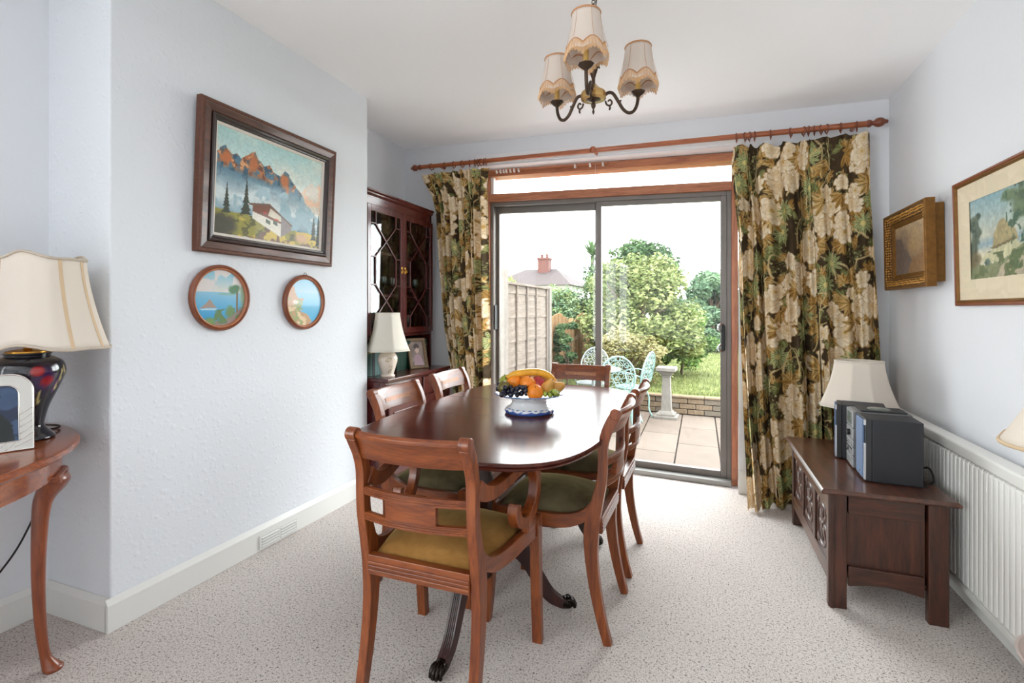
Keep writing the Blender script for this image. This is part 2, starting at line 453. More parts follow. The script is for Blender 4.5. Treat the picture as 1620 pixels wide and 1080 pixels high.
# white timber lining along the head of the opening
t1 = MB().box(OX0 - 0.01, OX1 + 0.04, -0.024, 0.0, 2.345, 2.375).box(OX0 - 0.01, OX1 + 0.04, -0.012, 0.0, 2.308, 2.345).map(dz).build('trim_1', 'white_reveal', bevel=0.003)
t1.matrix_world = MW; struct(t1, 'white batten above the patio door')
# net curtain track with gliders under the head
tr = thing('net_curtain_track', 'thin track with white gliders under the head of the patio door', 'curtain track'); tr.matrix_world = MW
MB().box(-1.66, -0.66, 0.098, 0.108, 2.272, 2.284).map(dz).build('track', 'door_wood_x', tr)
gl = None
for s in (-1.60, -1.565, -1.535, -1.51, -1.475, -1.44, -1.40, -0.92, -0.80, -0.70):
    m = MB().box(-0.006, 0.006, 0.092, 0.112, -0.014, 0.012).build('glider', 'white_gloss', tr) if gl is None else gl.copy()
    if gl is not None: COL.objects.link(m)
    else: gl = m
    m.location = (s, 0, 2.27 * (1 - 0.05 * s / 2.12))
MB().tube([(-0.76, 0.10, 2.31), (-0.757, 0.098, 2.20)], 0.001, 5).ell((-0.757, 0.098, 2.195), (0.004, 0.004, 0.012), 8, 6).build('pull_cord', 'white_gloss', tr)

# ------------------------------------------------------------------ curtain pole
wood('pole_wood', (140, 70, 34), (178, 98, 52), 'x', 10, 0.3, 0.4)
wood('pole_wood_dark', (104, 46, 24), (138, 68, 36), 'x', 10, 0.35, 0.3)
PZ = lambda s: 2.327 - 0.042 * s
cp = thing('curtain_pole', 'turned brown wooden curtain pole above the patio door', 'curtain pole'); cp.matrix_world = MW
MB().tube([(-2.22, -0.09, PZ(-2.22)), (0.92, -0.09, PZ(0.92))], 0.0170, 16).build('pole', 'pole_wood', cp, smooth=40)
fin = [(0.0, 0), (0.012, 0.0), (0.020, 0.006), (0.022, 0.014), (0.020, 0.022), (0.013, 0.030), (0.013, 0.036), (0.022, 0.046), (0.027, 0.060), (0.025, 0.076), (0.016, 0.088), (0.011, 0.096), (0.010, 0.104), (0.0, 0.108)]
for s0, sg in ((-2.225, -1), (0.915, 1)):
    mt = Matrix.Translation((s0, -0.09, PZ(s0))) @ Matrix.Rotation(sg * PI / 2, 4, 'Y')
    MB().lathe(fin, 20, (0, 0, 0), mt).build('finial', 'pole_wood_dark', cp, smooth=50)
br = MB().tube([(-0.718, 0.0, PZ(-0.718)), (-0.718, -0.10, PZ(-0.718))], 0.012, 12)
br.lathe([(0, 0), (0.016, 0), (0.023, 0.006), (0.024, 0.014), (0.018, 0.020), (0.009, 0.023), (0, 0.024)], 20, (0, 0, 0), Matrix.Translation((-0.718, -0.098, PZ(-0.718))) @ Matrix.Rotation(PI / 2, 4, 'X'))
br.build('bracket', 'pole_wood', cp, smooth=50)
bs = []
for s in (-2.05, 0.86):
    MB().tube([(s, 0.0, PZ(s)), (s, -0.10, PZ(s))], 0.012, 12).build('bracket', 'pole_wood', cp, smooth=50)
ring0 = None
RINGS_L = [-2.12, -1.99, -1.90, -1.82, -1.75, -1.70, -1.67, -1.645, -1.62, -1.60]
RINGS_R = [0.225, 0.275, 0.30, 0.33, 0.42, 0.53, 0.60, 0.625, 0.655, 0.69, 0.72, 0.79, 0.87]
for i, s in enumerate(RINGS_L + RINGS_R):
    if ring0 is None:
        pts = [(0, 0.024 * math.cos(2 * PI * k / 20), 0.024 * math.sin(2 * PI * k / 20)) for k in range(20)]
        m = MB().tube(pts, 0.0045, 8, closed=True).ell((0, 0, -0.03), (0.003, 0.003, 0.008), 8, 6)
        ring0 = r = m.build('ring', 'pole_wood_dark', cp, smooth=True)
    else:
        r = ring0.copy(); COL.objects.link(r)
    r.location = (s, -0.09, PZ(s) - 0.006); r.rotation_euler = (0, 0, R(((i * 37) % 50) - 25))

# ================================================================== DINING TABLE AND CHAIRS
wood('mahogany_top', (56, 20, 14), (92, 40, 27), 'x', 8, 0.22, 0.2, 0.3, contrast=(0.3, 0.72))
wood('mahogany_dark', (36, 13, 10), (62, 26, 18), 'z', 9, 0.38, 0.12)
wood('chair_wood', (98, 42, 14), (144, 75, 31), 'z', 9, 0.36, 0.22)
wood('chair_wood_x', (98, 42, 14), (144, 75, 31), 'x', 9, 0.36, 0.22)
wood('chair_wood_y', (98, 42, 14), (144, 75, 31), 'y', 9, 0.36, 0.22)
plain('claw_bronze', (38, 30, 26), 0.25, metal=0.7)
plain('brass', (190, 140, 62), 0.25, metal=1.0)
plain('brass_inlay', (152, 96, 58), 0.32, metal=0.2, var=0.3, vscale=90)
def velvet(name, c1, c2):
    m, nt, b = _new(name)
    f = _noise(nt, _coords(nt), 9, 4, 0.6, 0.8)
    nt.links.new(_ramp(nt, f, [(0.3, lin4(c1)), (0.7, lin4(c2))]), b.inputs['Base Color'])
    b.inputs['Roughness'].default_value = 0.95; b.inputs['Specular IOR Level'].default_value = 0.1
    b.inputs['Sheen Weight'].default_value = 0.8; b.inputs['Sheen Roughness'].default_value = 0.4
    b.inputs['Sheen Tint'].default_value = lin4((200, 180, 120))
    _bump(nt, b, _noise(nt, _coords(nt), 500, 2), 0.15, 0.0008)
velvet('gold_velvet', (126, 88, 42), (158, 116, 64))
velvet('green_velvet', (72, 64, 45), (114, 103, 77))

def superellipse(a, b, n, seg): 
    out = []
    for k in range(seg):
        t = 2 * PI * k / seg
        c, s = math.cos(t), math.sin(t)
        out.append((a * math.copysign(abs(c) ** (2 / n), c), b * math.copysign(abs(s) ** (2 / n), s)))
    return out
DT = thing('dining_table', 'polished dark mahogany twin pedestal dining table with rounded corners', 'table', (-0.80, 2.2, 0))
secs = []
for (ins, z) in ((0.020, 0.712), (0.010, 0.714), (0.004, 0.718), (0.002, 0.724), (0.006, 0.728), (0.0, 0.731), (0.0, 0.737), (0.003, 0.7395), (0.006, 0.740), (0.012, 0.740), (0.06, 0.740)):
    secs.append([(x, y, z) for x, y in superellipse(0.48 - ins, 0.828 - ins, 4.0, 120)])
MB().loft(secs).build('table_top', 'mahogany_top', DT, smooth=25)
for y in (0.20, -0.20):
    MB().box(-0.474, 0.474, y - 0.0012, y + 0.0012, 0.7396, 0.7404).build('leaf_seam', 'mahogany_dark', DT)
MB().box(-0.30, 0.30, -0.55, 0.55, 0.672, 0.712).build('under_frame', 'mahogany_dark', DT, bevel=0.004)
for sy, cy in ((-1, -0.41), (1, 0.52)):
    MB().box(-0.20, 0.20, cy - 0.13, cy + 0.13, 0.655, 0.690).build('pedestal_block', 'mahogany_dark', DT, bevel=0.012)
    MB().lathe([(0.035, 0.16), (0.055, 0.18), (0.060, 0.22), (0.052, 0.27), (0.036, 0.30), (0.046, 0.33), (0.040, 0.35), (0.056, 0.42), (0.062, 0.47), (0.050, 0.53), (0.034, 0.57), (0.040, 0.60), (0.034, 0.61), (0.055, 0.64), (0.07, 0.656)], 28, (0, cy, 0)).build('pedestal_column', 'mahogany_dark', DT, smooth=50)
    for k, ang in enumerate((sy * 90, sy * 90 + 120, sy * 90 - 120)):
        lg = MB().ribbon([(0.03, 0.27, 0.034), (0.09, 0.285, 0.034), (0.16, 0.24, 0.030), (0.215, 0.15, 0.026), (0.265, 0.07, 0.023), (0.315, 0.032, 0.018), (0.335, 0.027, 0.016)], -0.019, 0.019, 5, axis='y')
        for off in (-0.010, -0.0035, 0.0035, 0.010):   # reeding along the top of the leg
            lg.ribbon([(0.09, 0.3185, 0.002), (0.182, 0.263, 0.002), (0.237, 0.166, 0.002), (0.284, 0.085, 0.002), (0.32, 0.0505, 0.002)], off - 0.0018, off + 0.0018, 5, axis='y')
        lo = lg.build('leg', 'mahogany_dark', DT, bevel=0.003, smooth=40)
        lo.location = (0, cy, 0); lo.rotation_euler = (0, 0, R(ang))
        cl = MB().lathe([(0.021, 0), (0.023, 0.006), (0.021, 0.012), (0.024, 0.016), (0.022, 0.024)], 14, (0, 0, 0), Matrix.Translation((0.322, 0, 0.030)) @ Matrix.Rotation(R(100), 4, 'Y'))
        for j, yy in enumerate((-0.016, -0.0055, 0.0055, 0.016)):
            ln = 0.036 if j in (1, 2) else 0.030
            cl.tube(catmull([(0.34, yy * 0.8, 0.040), (0.34 + ln * 0.5, yy, 0.040), (0.34 + ln * 0.9, yy * 1.1, 0.026), (0.34 + ln, yy * 1.15, 0.010)], 4), [0.008] * 4 + [0.0085] * 4 + [0.007] * 4 + [0.004], 8)
        cl.ell((0.345, 0, 0.020), (0.028, 0.022, 0.018), 12, 8)
        cl.build('paw_foot', 'claw_bronze', lo, smooth=50)

def seat_cushion(wf, wr, y0, y1, z0, dome, t=0.03):
    N, Mm = 26, 26
    m = MB()
    top, bot = [], []
    for j in range(Mm + 1):
        for i in range(N + 1):
            u, v = i / N * 2 - 1, j / Mm * 2 - 1
            w = (wr + (wf - wr) * (v + 1) / 2) / 2
            cu = u * math.sqrt(1 - 0.06 * v * v); cv = v * math.sqrt(1 - 0.06 * u * u)
            e = (1 - abs(u) ** 4) * (1 - abs(v) ** 4)
            top.append((cu * w, (y0 + y1) / 2 + cv * (y1 - y0) / 2, z0 + t * e ** 0.35 + dome * (1 - u * u) * (1 - v * v)))
    m.v = top
    m.f = [(j * (N + 1) + i, j * (N + 1) + i + 1, (j + 1) * (N + 1) + i + 1, (j + 1) * (N + 1) + i) for j in range(Mm) for i in range(N)]
    ring = [i for i in range(N + 1)] + [j * (N + 1) + N for j in range(1, Mm + 1)] + [Mm * (N + 1) + i for i in range(N - 1, -1, -1)] + [j * (N + 1) for j in range(Mm - 1, 0, -1)]
    base = len(m.v)
    m.v += [(m.v[i][0], m.v[i][1], z0 - 0.012) for i in ring]
    n = len(ring)
    m.f += [(ring[k], base + k, base + (k + 1) % n, ring[(k + 1) % n]) for k in range(n)]
    m.f.append(tuple(base + k for k in range(n)))
    return m

def make_chair(root, arm=False, seat_mat='green_velvet', inlay=True):
    """front is +y, seat height about 0.46; rear posts, sabre legs, scrolled crest, double splat rails with tablet"""
    wr, wf = (0.405, 0.51) if arm else (0.385, 0.45)      # outer widths at rear posts and front legs
    pw = 0.030
    YR, YF = -0.195, 0.195
    for s in (-1, 1):
        xo = s * wr / 2
        x0, x1 = sorted((xo, xo - s * pw))
        # rear post: foot, sabre leg, waist and scrolled back in one curve
        p = MB().ribbon([(-0.240, 0.0, 0.0145), (-0.217, 0.08, 0.0165), (-0.194, 0.19, 0.0195), (-0.180, 0.30, 0.023), (-0.179, 0.39, 0.027), (-0.187, 0.455, 0.026), (-0.202, 0.515, 0.021), (-0.217, 0.585, 0.0175), (-0.221, 0.655, 0.0165), (-0.223, 0.715, 0.0170), (-0.236, 0.765, 0.0185), (-0.254, 0.803, 0.0200), (-0.266, 0.824, 0.0195)], x0, x1, 6)
        p.tube([(x0 - 0.002, -0.268, 0.830), (x1 + 0.002, -0.268, 0.830)], 0.0205, 18)
        p.build('rear_post', 'chair_wood', root, bevel=0.004, smooth=40)
        # front leg
        xf = s * wf / 2
        f0, f1 = sorted((xf, xf - s * 0.034))
        g = MB().ribbon([(0.226, 0.0, 0.0145), (0.215, 0.12, 0.0165), (0.206, 0.27, 0.019), (0.200, 0.40, 0.022), (0.199, 0.452, 0.022), (0.199, 0.468, 0.017), (0.199, 0.474, 0.008)], f0, f1, 5)
        g.build('front_leg', 'chair_wood', root, bevel=0.003, smooth=40)
        # side rail curving from post to leg (skewed: seat is wider in front)
        sr = MB().ribbon([(-0.205, 0.530, 0.006), (-0.182, 0.490, 0.014), (-0.150, 0.452, 0.020), (-0.09, 0.428, 0.0245), (0.0, 0.421, 0.027), (0.09, 0.424, 0.027), (YF, 0.428, 0.028)], 0, 1, 6)
        xa, xb = s * (wr / 2 - 0.004), s * (wf / 2 - 0.004)
        def mp(q, xa=xa, xb=xb, s=s):
            t = (q[1] - YR) / (YF - YR); x = xa + (xb - xa) * t
            return (x - s * 0.024 * q[0], q[1], q[2])
        sr.map(mp).build('side_rail', 'chair_wood_y', root, bevel=0.002, smooth=40)
    # rear and front seat rails (reeded)
    rr = MB().box(-wr / 2 + pw, wr / 2 - pw, YR - 0.020, YR + 0.006, 0.385, 0.445)
    for z in (0.398, 0.410, 0.422): rr.box(-wr / 2 + pw, wr / 2 - pw, YR - 0.023, YR - 0.019, z - 0.004, z + 0.004)
    rr.build('rear_rail', 'chair_wood_x', root, bevel=0.0015)
    fr2 = MB().box(-wf / 2 + 0.034, wf / 2 - 0.034, YF - 0.010, YF + 0.016, 0.392, 0.452)
    for z in (0.405, 0.418, 0.431): fr2.box(-wf / 2 + 0.034, wf / 2 - 0.034, YF + 0.014, YF + 0.018, z - 0.004, z + 0.004)
    fr2.build('front_rail', 'chair_wood_x', root, bevel=0.0015)
    # crest rail bowed backwards, with a rounded top roll
    def bow(x): return -0.030 * (1 - (2 * x / (wr - pw)) ** 2)
    def sweep(prof, xm, n=14):
        secs = []
        for i in range(n + 1):
            x = -xm + 2 * xm * i / n
            secs.append([(x, y + bow(x), z) for y, z in prof])
        return MB().loft(secs)
    xm = wr / 2 - pw + 0.002
    cr = sweep([(-0.240, 0.752), (-0.222, 0.748), (-0.232, 0.790), (-0.246, 0.818), (-0.254, 0.836), (-0.266, 0.842), (-0.276, 0.834), (-0.276, 0.824), (-0.266, 0.814), (-0.256, 0.795)], xm)
    co = cr.build('crest_rail', 'chair_wood_x', root, bevel=0.001, smooth=50)
    if inlay:
        il = sweep([(-0.2335, 0.778), (-0.2325, 0.777), (-0.2375, 0.797), (-0.2385, 0.797)], xm * 0.62)
        il.map(lambda q: (q[0], q[1] + 0.0055, q[2])).build('brass_inlay', 'brass_inlay', co)
    # splat rails and tablet
    def ys(z): return -0.218 - (z - 0.58) * 0.05
    def rail(z, h): return [(ys(z - h) - 0.009, z - h), (ys(z - h) + 0.007, z - h), (ys(z + h) + 0.007, z + h), (ys(z + h) - 0.009, z + h)]
    for zc in (0.650, 0.572):
        m = sweep(rail(zc, 0.0125), xm)
        for dzz in (-0.007, 0.0, 0.007):
            m2 = sweep([(y - (0.0025 if k in (0, 3) else 0.0), z) for k, (y, z) in enumerate(rail(zc + dzz, 0.0022))], xm); m.add(m2.v, m2.f)
        m.build('splat_rail', 'chair_wood_x', root, bevel=0.001, smooth=40)
    sweep(rail(0.611, 0.028), wr * 0.21, 8).build('splat_tablet', 'chair_wood_x', root, bevel=0.001)
    # drop-in seat
    seat_cushion(wf - 0.072, wr - 0.066, YR + 0.012, YF - 0.004, 0.442, 0.034, 0.034).build('seat_cushion', seat_mat, root, smooth=60)
    if arm:
        for s in (-1, 1):
            am = MB().ribbon([(-0.205, 0.690, 0.026), (-0.165, 0.665, 0.024), (-0.10, 0.655, 0.020), (-0.01, 0.668, 0.018), (0.07, 0.682, 0.017), (0.125, 0.676, 0.017), (0.160, 0.645, 0.017), (0.172, 0.60, 0.017), (0.160, 0.548, 0.017), (0.125, 0.506, 0.018), (0.080, 0.490, 0.019), (0.040, 0.505, 0.018), (0.022, 0.540, 0.016), (0.030, 0.566, 0.013)], 0, 1, 6)
            def ma(q, s=s):
                t = max(0, min(1, (q[1] + 0.20) / 0.37)); xo = s * (0.2025 + (0.262 - 0.2025) * t)
                return (xo - s * 0.034 * q[0], q[1], q[2])
            am.map(ma).build('arm', 'chair_wood', root, bevel=0.004, smooth=40)
            br = MB().box(0, 1, 0.085, 0.182, 0.445, 0.50)
            br.v = [(s * (0.250 - 0.028 * q[0]), q[1], q[2] if q[2] < 0.47 else q[2] - 0.030 * (q[1] > 0.15)) for q in br.v]
            br.build('arm_block', 'chair_wood_y', root, bevel=0.006)
    return root

ca = thing('armchair', 'mahogany carver armchair with scrolled arms and gold velvet seat, nearest the camera', 'armchair', (-0.79, 1.505, 0), 0)
make_chair(ca, True, 'gold_velvet', inlay=False)
G = 'mahogany dining chairs around the table'
c1 = thing('dining_chair', 'mahogany dining chair with green velvet seat, nearer of the two right of the table', 'chair', (-0.545, 1.985, 0), R(90 - 1.5), G)
make_chair(c1)
def chair_at(label, loc, rz):
    c = clone(c1); c['label'] = label; c.location = loc; c.rotation_euler = (0, 0, rz); return c
chair_at('mahogany dining chair with green velvet seat, farther of the two right of the table', (-0.535, 2.475, 0), R(90 - 1.5))
chair_at('mahogany dining chair left of the table, the one nearer the chimney breast pictures', (-1.10, 2.04, 0), R(-90))
chair_at('mahogany dining chair left of the table, the one beside the floral curtain', (-1.125, 2.62, 0), R(-90))
chair_at('mahogany dining chair at the far table end, backing onto the patio door', (-0.735, 2.968, 0), R(180))

# ================================================================== PICTURES (painted with numpy as colour attributes)
rng = np.random.default_rng(7)
def vnoise(ny, nx, cy, cx, octs=4, seed=0):
    g = np.random.default_rng(seed); out = np.zeros((ny, nx)); amp = 1.0; tot = 0
    for o in range(octs):
        a, b = max(2, int(cy * 2 ** o)), max(2, int(cx * 2 ** o))
        t = g.random((a + 2, b + 2))
        yy = np.linspace(0, a, ny); xx = np.linspace(0, b, nx)
        y0 = np.minimum(yy.astype(int), a); x0 = np.minimum(xx.astype(int), b)
        fy = yy - y0; fx = xx - x0; fy = (fy * fy * (3 - 2 * fy))[:, None]; fx = (fx * fx * (3 - 2 * fx))[None, :]
        v = t[y0][:, x0] * (1 - fy) * (1 - fx) + t[y0 + 1][:, x0] * fy * (1 - fx) + t[y0][:, x0 + 1] * (1 - fy) * fx + t[y0 + 1][:, x0 + 1] * fy * fx
        out += v * amp; tot += amp; amp *= 0.5
    return out / tot
class Canvas:
    """x 0..1 left to right, y 0..1 bottom to top"""
    def __init__(s, nx, ny, c=(255, 255, 255)):
        s.nx, s.ny = nx, ny
        s.X, s.Y = np.meshgrid(np.linspace(0, 1, nx), np.linspace(0, 1, ny))
        s.a = np.zeros((ny, nx, 3)); s.a[:] = c
    def blend(s, m, c):
        m = np.clip(m, 0, 1)[..., None]; s.a = s.a * (1 - m) + np.asarray(c, float) * m
    def noise(s, cy, cx, octs=4, seed=0): return vnoise(s.ny, s.nx, cy, cx, octs, seed)
    def grad(s, y0, c0, y1, c1):
        t = np.clip((s.Y - y0) / (y1 - y0), 0, 1)[..., None]; s.a = np.asarray(c0, float) * (1 - t) + np.asarray(c1, float) * t
    def poly(s, pts, c=None, rough=0.0, seed=0, freq=12):
        x, y = s.X, s.Y
        if rough: 
            x = x + (s.noise(freq, freq, 3, seed) - 0.5) * rough; y = y + (s.noise(freq, freq, 3, seed + 1) - 0.5) * rough
        ins = np.zeros(x.shape, bool); n = len(pts)
        for i in range(n):
            (x0, y0), (x1, y1) = pts[i], pts[(i + 1) % n]
            if y0 == y1: continue
            cr = ((y0 > y) != (y1 > y)) & (x < (x1 - x0) * (y - y0) / (y1 - y0) + x0)
            ins ^= cr
        if c is not None: s.blend(ins.astype(float), c)
        return ins
    def ell(s, cx, cy, rx, ry, c=None, soft=0.15, rough=0.0, seed=0):
        d = np.hypot((s.X - cx) / rx, (s.Y - cy) / ry)
        if rough: d = d + (s.noise(14, 14, 3, seed) - 0.5) * rough
        m = np.clip((1 - d) / soft, 0, 1)
        if c is not None: s.blend(m, c)
        return m
    def speck(s, mask, c, thr, cy, cx, seed, octs=3):
        n = s.noise(cy, cx, octs, seed); s.blend(mask * np.clip((n - thr) / 0.06, 0, 1), c)
    def fir(s, x, y, h, w, c, seed=0):
        g = np.random.default_rng(seed)
        for k in range(9):
            t = k / 9; yy = y + h * t; ww = w * (1 - t) * (0.8 + 0.4 * g.random())
            s.poly([(x - ww, yy), (x + ww, yy + 0.01), (x, yy + h * 0.24)], np.asarray(c) * (0.85 + 0.3 * g.random()))

def frame_ring(w, h, prof):
    """prof: list of (inset from outer edge, height above the wall) swept round the rectangle (mitred)"""
    m = MB(); n = len(prof)
    rings = []
    for (i, z) in prof: rings.append([(-w / 2 + i, -h / 2 + i, z), (w / 2 - i, -h / 2 + i, z), (w / 2 - i, h / 2 - i, z), (-w / 2 + i, h / 2 - i, z)])
    m.loft(rings, cap=False)
    m.f += [((n - 1) * 4 + k, (n - 1) * 4 + (k + 1) % 4, (k + 1) % 4, k) for k in range(4)]
    return m
def canvas_plane(name, cv, w, h, z, mat, parent, round_r=None):
    nx, ny = cv.nx, cv.ny
    X = (cv.X - 0.5) * w; Y = (cv.Y - 0.5) * h
    me = bpy.data.meshes.new(name)
    vs = np.stack([X, Y, np.full_like(X, z)], -1).reshape(-1, 3)
    idx = np.arange(nx * ny).reshape(ny, nx)
    q = np.stack([idx[:-1, :-1], idx[:-1, 1:], idx[1:, 1:], idx[1:, :-1]], -1).reshape(-1, 4)
    if round_r:
        keep = (np.hypot(X, Y).reshape(-1)[q] < round_r).all(1); q = q[keep]
    me.from_pydata(vs.tolist(), [], q.tolist())
    me.materials.append(MATS[mat]); o = bpy.data.objects.new(name, me); COL.objects.link(o); o.parent = parent
    paint_attr(o, cv.a.reshape(-1, 3))
    return o
def hang(o, wall, c, lean=0.0):
    """wall 'L' faces +X, 'R' faces -X; local x right, y up, z out of the wall"""
    if wall == 'L': B = Matrix(((0, 0, 1), (1, 0, 0), (0, 1, 0)))
    else: B = Matrix(((0, 0, -1), (-1, 0, 0), (0, 1, 0)))
    o.matrix_world = Matrix.Translation(c) @ B.to_4x4() @ Matrix.Rotation(lean, 4, 'X')

wood('frame_brown', (62, 32, 20), (104, 60, 38), 'x', 12, 0.4, 0.3)
plain('frame_carved', (92, 52, 34), 0.45, var=0.35, vscale=120, bump=0.6, bscale=120, bdist=0.004)
plain('frame_dark', (40, 20, 15), 0.35, coat=0.2)
plain('liner_white', (222, 214, 204), 0.7)
plain('frame_copper', (128, 68, 40), 0.3, coat=0.3, var=0.15)
plain('frame_copper_light', (176, 112, 78), 0.25, coat=0.3)
plain('frame_gold', (92, 60, 24), 0.5, metal=0.3, var=0.5, vscale=70)
plain('gilt_relief', (186, 136, 62), 0.38, metal=0.5, var=0.3, vscale=60)
plain('frame_gold_flat', (126, 86, 36), 0.42, metal=0.5, var=0.2, vscale=40)
plain('mount_cream', (240, 222, 196), 0.85)
attr_mat('oil_paint', 0.5, coat=0.15, bump=0.25, bscale=260, spec=0.4)
attr_mat('print_behind_glass', 0.6, coat=0.5, spec=0.4)
attr_mat('glazed_ceramic', 0.15, coat=0.6, spec=0.5)
attr_mat('photo_print', 0.35, coat=0.4)

# ---- alpine painting
W_, H_ = 0.853, 0.678
pa = thing('alpine_painting', 'large framed oil painting of a chalet below orange alpine peaks', 'painting')
hang(pa, 'L', (-2.060, 1.9685, 1.799), R(2.9))
frame_ring(W_, H_, [(0, 0), (0, 0.030), (0.006, 0.036), (0.014, 0.037), (0.020, 0.034)]).build('frame_edge', 'frame_carved', pa, bevel=0.0015)
frame_ring(W_ - 0.04, H_ - 0.04, [(0, 0.0), (0, 0.034), (0.030, 0.030), (0.040, 0.020)]).build('frame_slope', 'frame_brown', pa, bevel=0.001)
frame_ring(W_ - 0.11, H_ - 0.11, [(0, 0.0), (0, 0.034), (0.006, 0.037), (0.014, 0.034), (0.018, 0.028), (0.026, 0.027), (0.030, 0.018)]).build('frame_inner', 'frame_dark', pa, bevel=0.001)
frame_ring(W_ - 0.165, H_ - 0.165, [(0, 0), (0, 0.022), (0.012, 0.016), (0.014, 0.010)]).build('liner', 'liner_white', pa)
cw, ch = W_ - 0.19, H_ - 0.19
cv = Canvas(230, 170)
cv.grad(0.35, (228, 236, 230), 1.0, (170, 208, 206))
cv.blend(np.clip((cv.noise(4, 5, 4, 3) - 0.45) * 2.2, 0, 0.7), (226, 226, 214))
far_ = cv.poly([(0.72, 0.5), (0.80, 0.62), (0.86, 0.71), (0.90, 0.74), (0.94, 0.70), (0.97, 0.76), (1.0, 0.72), (1.0, 0.4), (0.72, 0.4)], (214, 206, 192), 0.03, 5)
cv.speck(far_.astype(float), (232, 196, 166), 0.5, 14, 14, 6)
mt = cv.poly([(0, 0.74), (0.03, 0.80), (0.07, 0.83), (0.12, 0.76), (0.16, 0.79), (0.20, 0.76), (0.26, 0.82), (0.30, 0.87), (0.34, 0.80), (0.40, 0.74), (0.45, 0.78), (0.49, 0.72), (0.56, 0.71), (0.60, 0.77), (0.64, 0.74), (0.70, 0.66), (0.76, 0.60), (0.84, 0.47), (0.92, 0.40), (1.0, 0.34), (1.0, 0.1), (0, 0.1)], (84, 122, 142), 0.03, 9, 16)
hi = mt * np.clip((cv.Y - (0.62 - 0.10 * cv.X)) / 0.06, 0, 1)
hi = hi * np.clip((cv.noise(12, 18, 5, 11) - 0.43) / 0.10, 0, 1)
cv.blend(hi, (178, 112, 70)); cv.speck(hi, (220, 164, 116), 0.53, 24, 30, 12); cv.speck(hi, (110, 70, 56), 0.55, 22, 28, 13); cv.speck(mt.astype(float), (58, 92, 112), 0.60, 16, 22, 14)
for (x, y, rx, ry) in ((0.30, 0.74, 0.05, 0.13), (0.08, 0.73, 0.05, 0.09), (0.60, 0.66, 0.06, 0.09), (0.63, 0.57, 0.02, 0.08)):
    cv.ell(x, y, rx, ry, (188, 112, 66), 0.5, 0.5, int(x * 100))
mist = np.clip(1 - np.abs(cv.Y - (0.40 - 0.08 * cv.X)) / 0.24, 0, 1) * (0.5 + 0.8 * cv.noise(4, 6, 4, 21))
cv.blend(np.clip(mist * mt * 1.2, 0, 0.95), (212, 224, 224))
cv.speck(mt.astype(float) * (cv.Y < 0.55), (150, 180, 190), 0.56, 8, 10, 23)
gr = cv.poly([(0, 0.24), (0.10, 0.22), (0.22, 0.23), (0.34, 0.22), (0.5, 0.15), (0.62, 0.17), (0.75, 0.15), (0.88, 0.16), (1, 0.14), (1, 0), (0, 0)], (150, 144, 66), 0.03, 31)
cv.speck(gr.astype(float), (208, 182, 84), 0.48, 9, 12, 32); cv.speck(gr.astype(float), (96, 94, 52), 0.56, 14, 16, 33); cv.speck(gr.astype(float), (120, 92, 74), 0.62, 16, 18, 34)
cv.ell(0.05, 0.08, 0.16, 0.14, (74, 72, 58), 0.5, 0.4, 36)
cv.ell(0.80, 0.08, 0.10, 0.07, (206, 168, 128), 0.6, 0.3, 37)
cv.poly([(0.31, 0.20), (0.58, 0.06), (0.58, 0.20), (0.31, 0.28)], (226, 222, 208)); cv.poly([(0.31, 0.27), (0.58, 0.20), (0.57, 0.29), (0.45, 0.37), (0.31, 0.35)], (122, 72, 52))
cv.poly([(0.58, 0.06), (0.68, 0.14), (0.69, 0.21), (0.58, 0.29)], (140, 130, 128)); cv.poly([(0.45, 0.26), (0.58, 0.22), (0.57, 0.28), (0.47, 0.34)], (216, 206, 186))
cv.poly([(0.27, 0.345), (0.46, 0.385), (0.71, 0.195), (0.68, 0.20), (0.46, 0.36), (0.28, 0.325)], (112, 82, 70))
for x in (0.43, 0.50): cv.poly([(x, 0.185), (x + 0.045, 0.165), (x + 0.045, 0.205), (x, 0.225)], (86, 100, 86))
cv.ell(0.42, 0.285, 0.025, 0.012, (190, 52, 48), 0.5); cv.ell(0.53, 0.235, 0.03, 0.012, (196, 80, 60), 0.5)
cv.fir(0.09, 0.20, 0.28, 0.035, (52, 62, 50), 41); cv.fir(0.25, 0.22, 0.34, 0.045, (50, 58, 44), 42); cv.fir(0.93, 0.08, 0.30, 0.035, (60, 64, 52), 43); cv.fir(0.985, 0.03, 0.36, 0.03, (44, 50, 42), 44)
cv.a *= (0.96 + 0.08 * cv.noise(40, 50, 2, 50))[..., None]
cv.a *= (0.95 + 0.10 * cv.noise(70, 90, 2, 51))[..., None]
canvas_plane('canvas', cv, cw, ch, 0.012, 'oil_paint', pa)

# ---- two round sea views
def round_pic(label, c, cv, r=0.152, hook=False):
    p = thing('round_picture', label, 'picture', group='round coastal pictures on the chimney breast')
    hang(p, 'L', c, R(1.5))
    MB().lathe([(r - 0.001, 0), (r, 0.010), (r - 0.004, 0.020), (r - 0.010, 0.022), (r - 0.014, 0.017), (r - 0.014, 0)], 72).build('frame', 'frame_copper', p, smooth=50)
    MB().lathe([(r - 0.014, 0.0), (r - 0.014, 0.017), (r - 0.017, 0.0195), (r - 0.021, 0.018), (r - 0.025, 0.010), (r - 0.025, 0.0)], 72).build('inner_moulding', 'frame_copper_light', p, smooth=50)
    canvas_plane('picture', cv, 2 * r - 0.04, 2 * r - 0.04, 0.008, 'print_behind_glass', p, r - 0.021)
    if hook: MB().tube(catmull([(-0.012, r - 0.002, 0.008), (-0.006, r + 0.008, 0.008), (0, r + 0.011, 0.008), (0.006, r + 0.008, 0.008), (0.012, r - 0.002, 0.008)], 4), 0.0018, 6).build('hanging_hook', 'claw_bronze', p)
cv = Canvas(100, 100); cv.grad(0.55, (226, 212, 198), 0.95, (128, 188, 210))
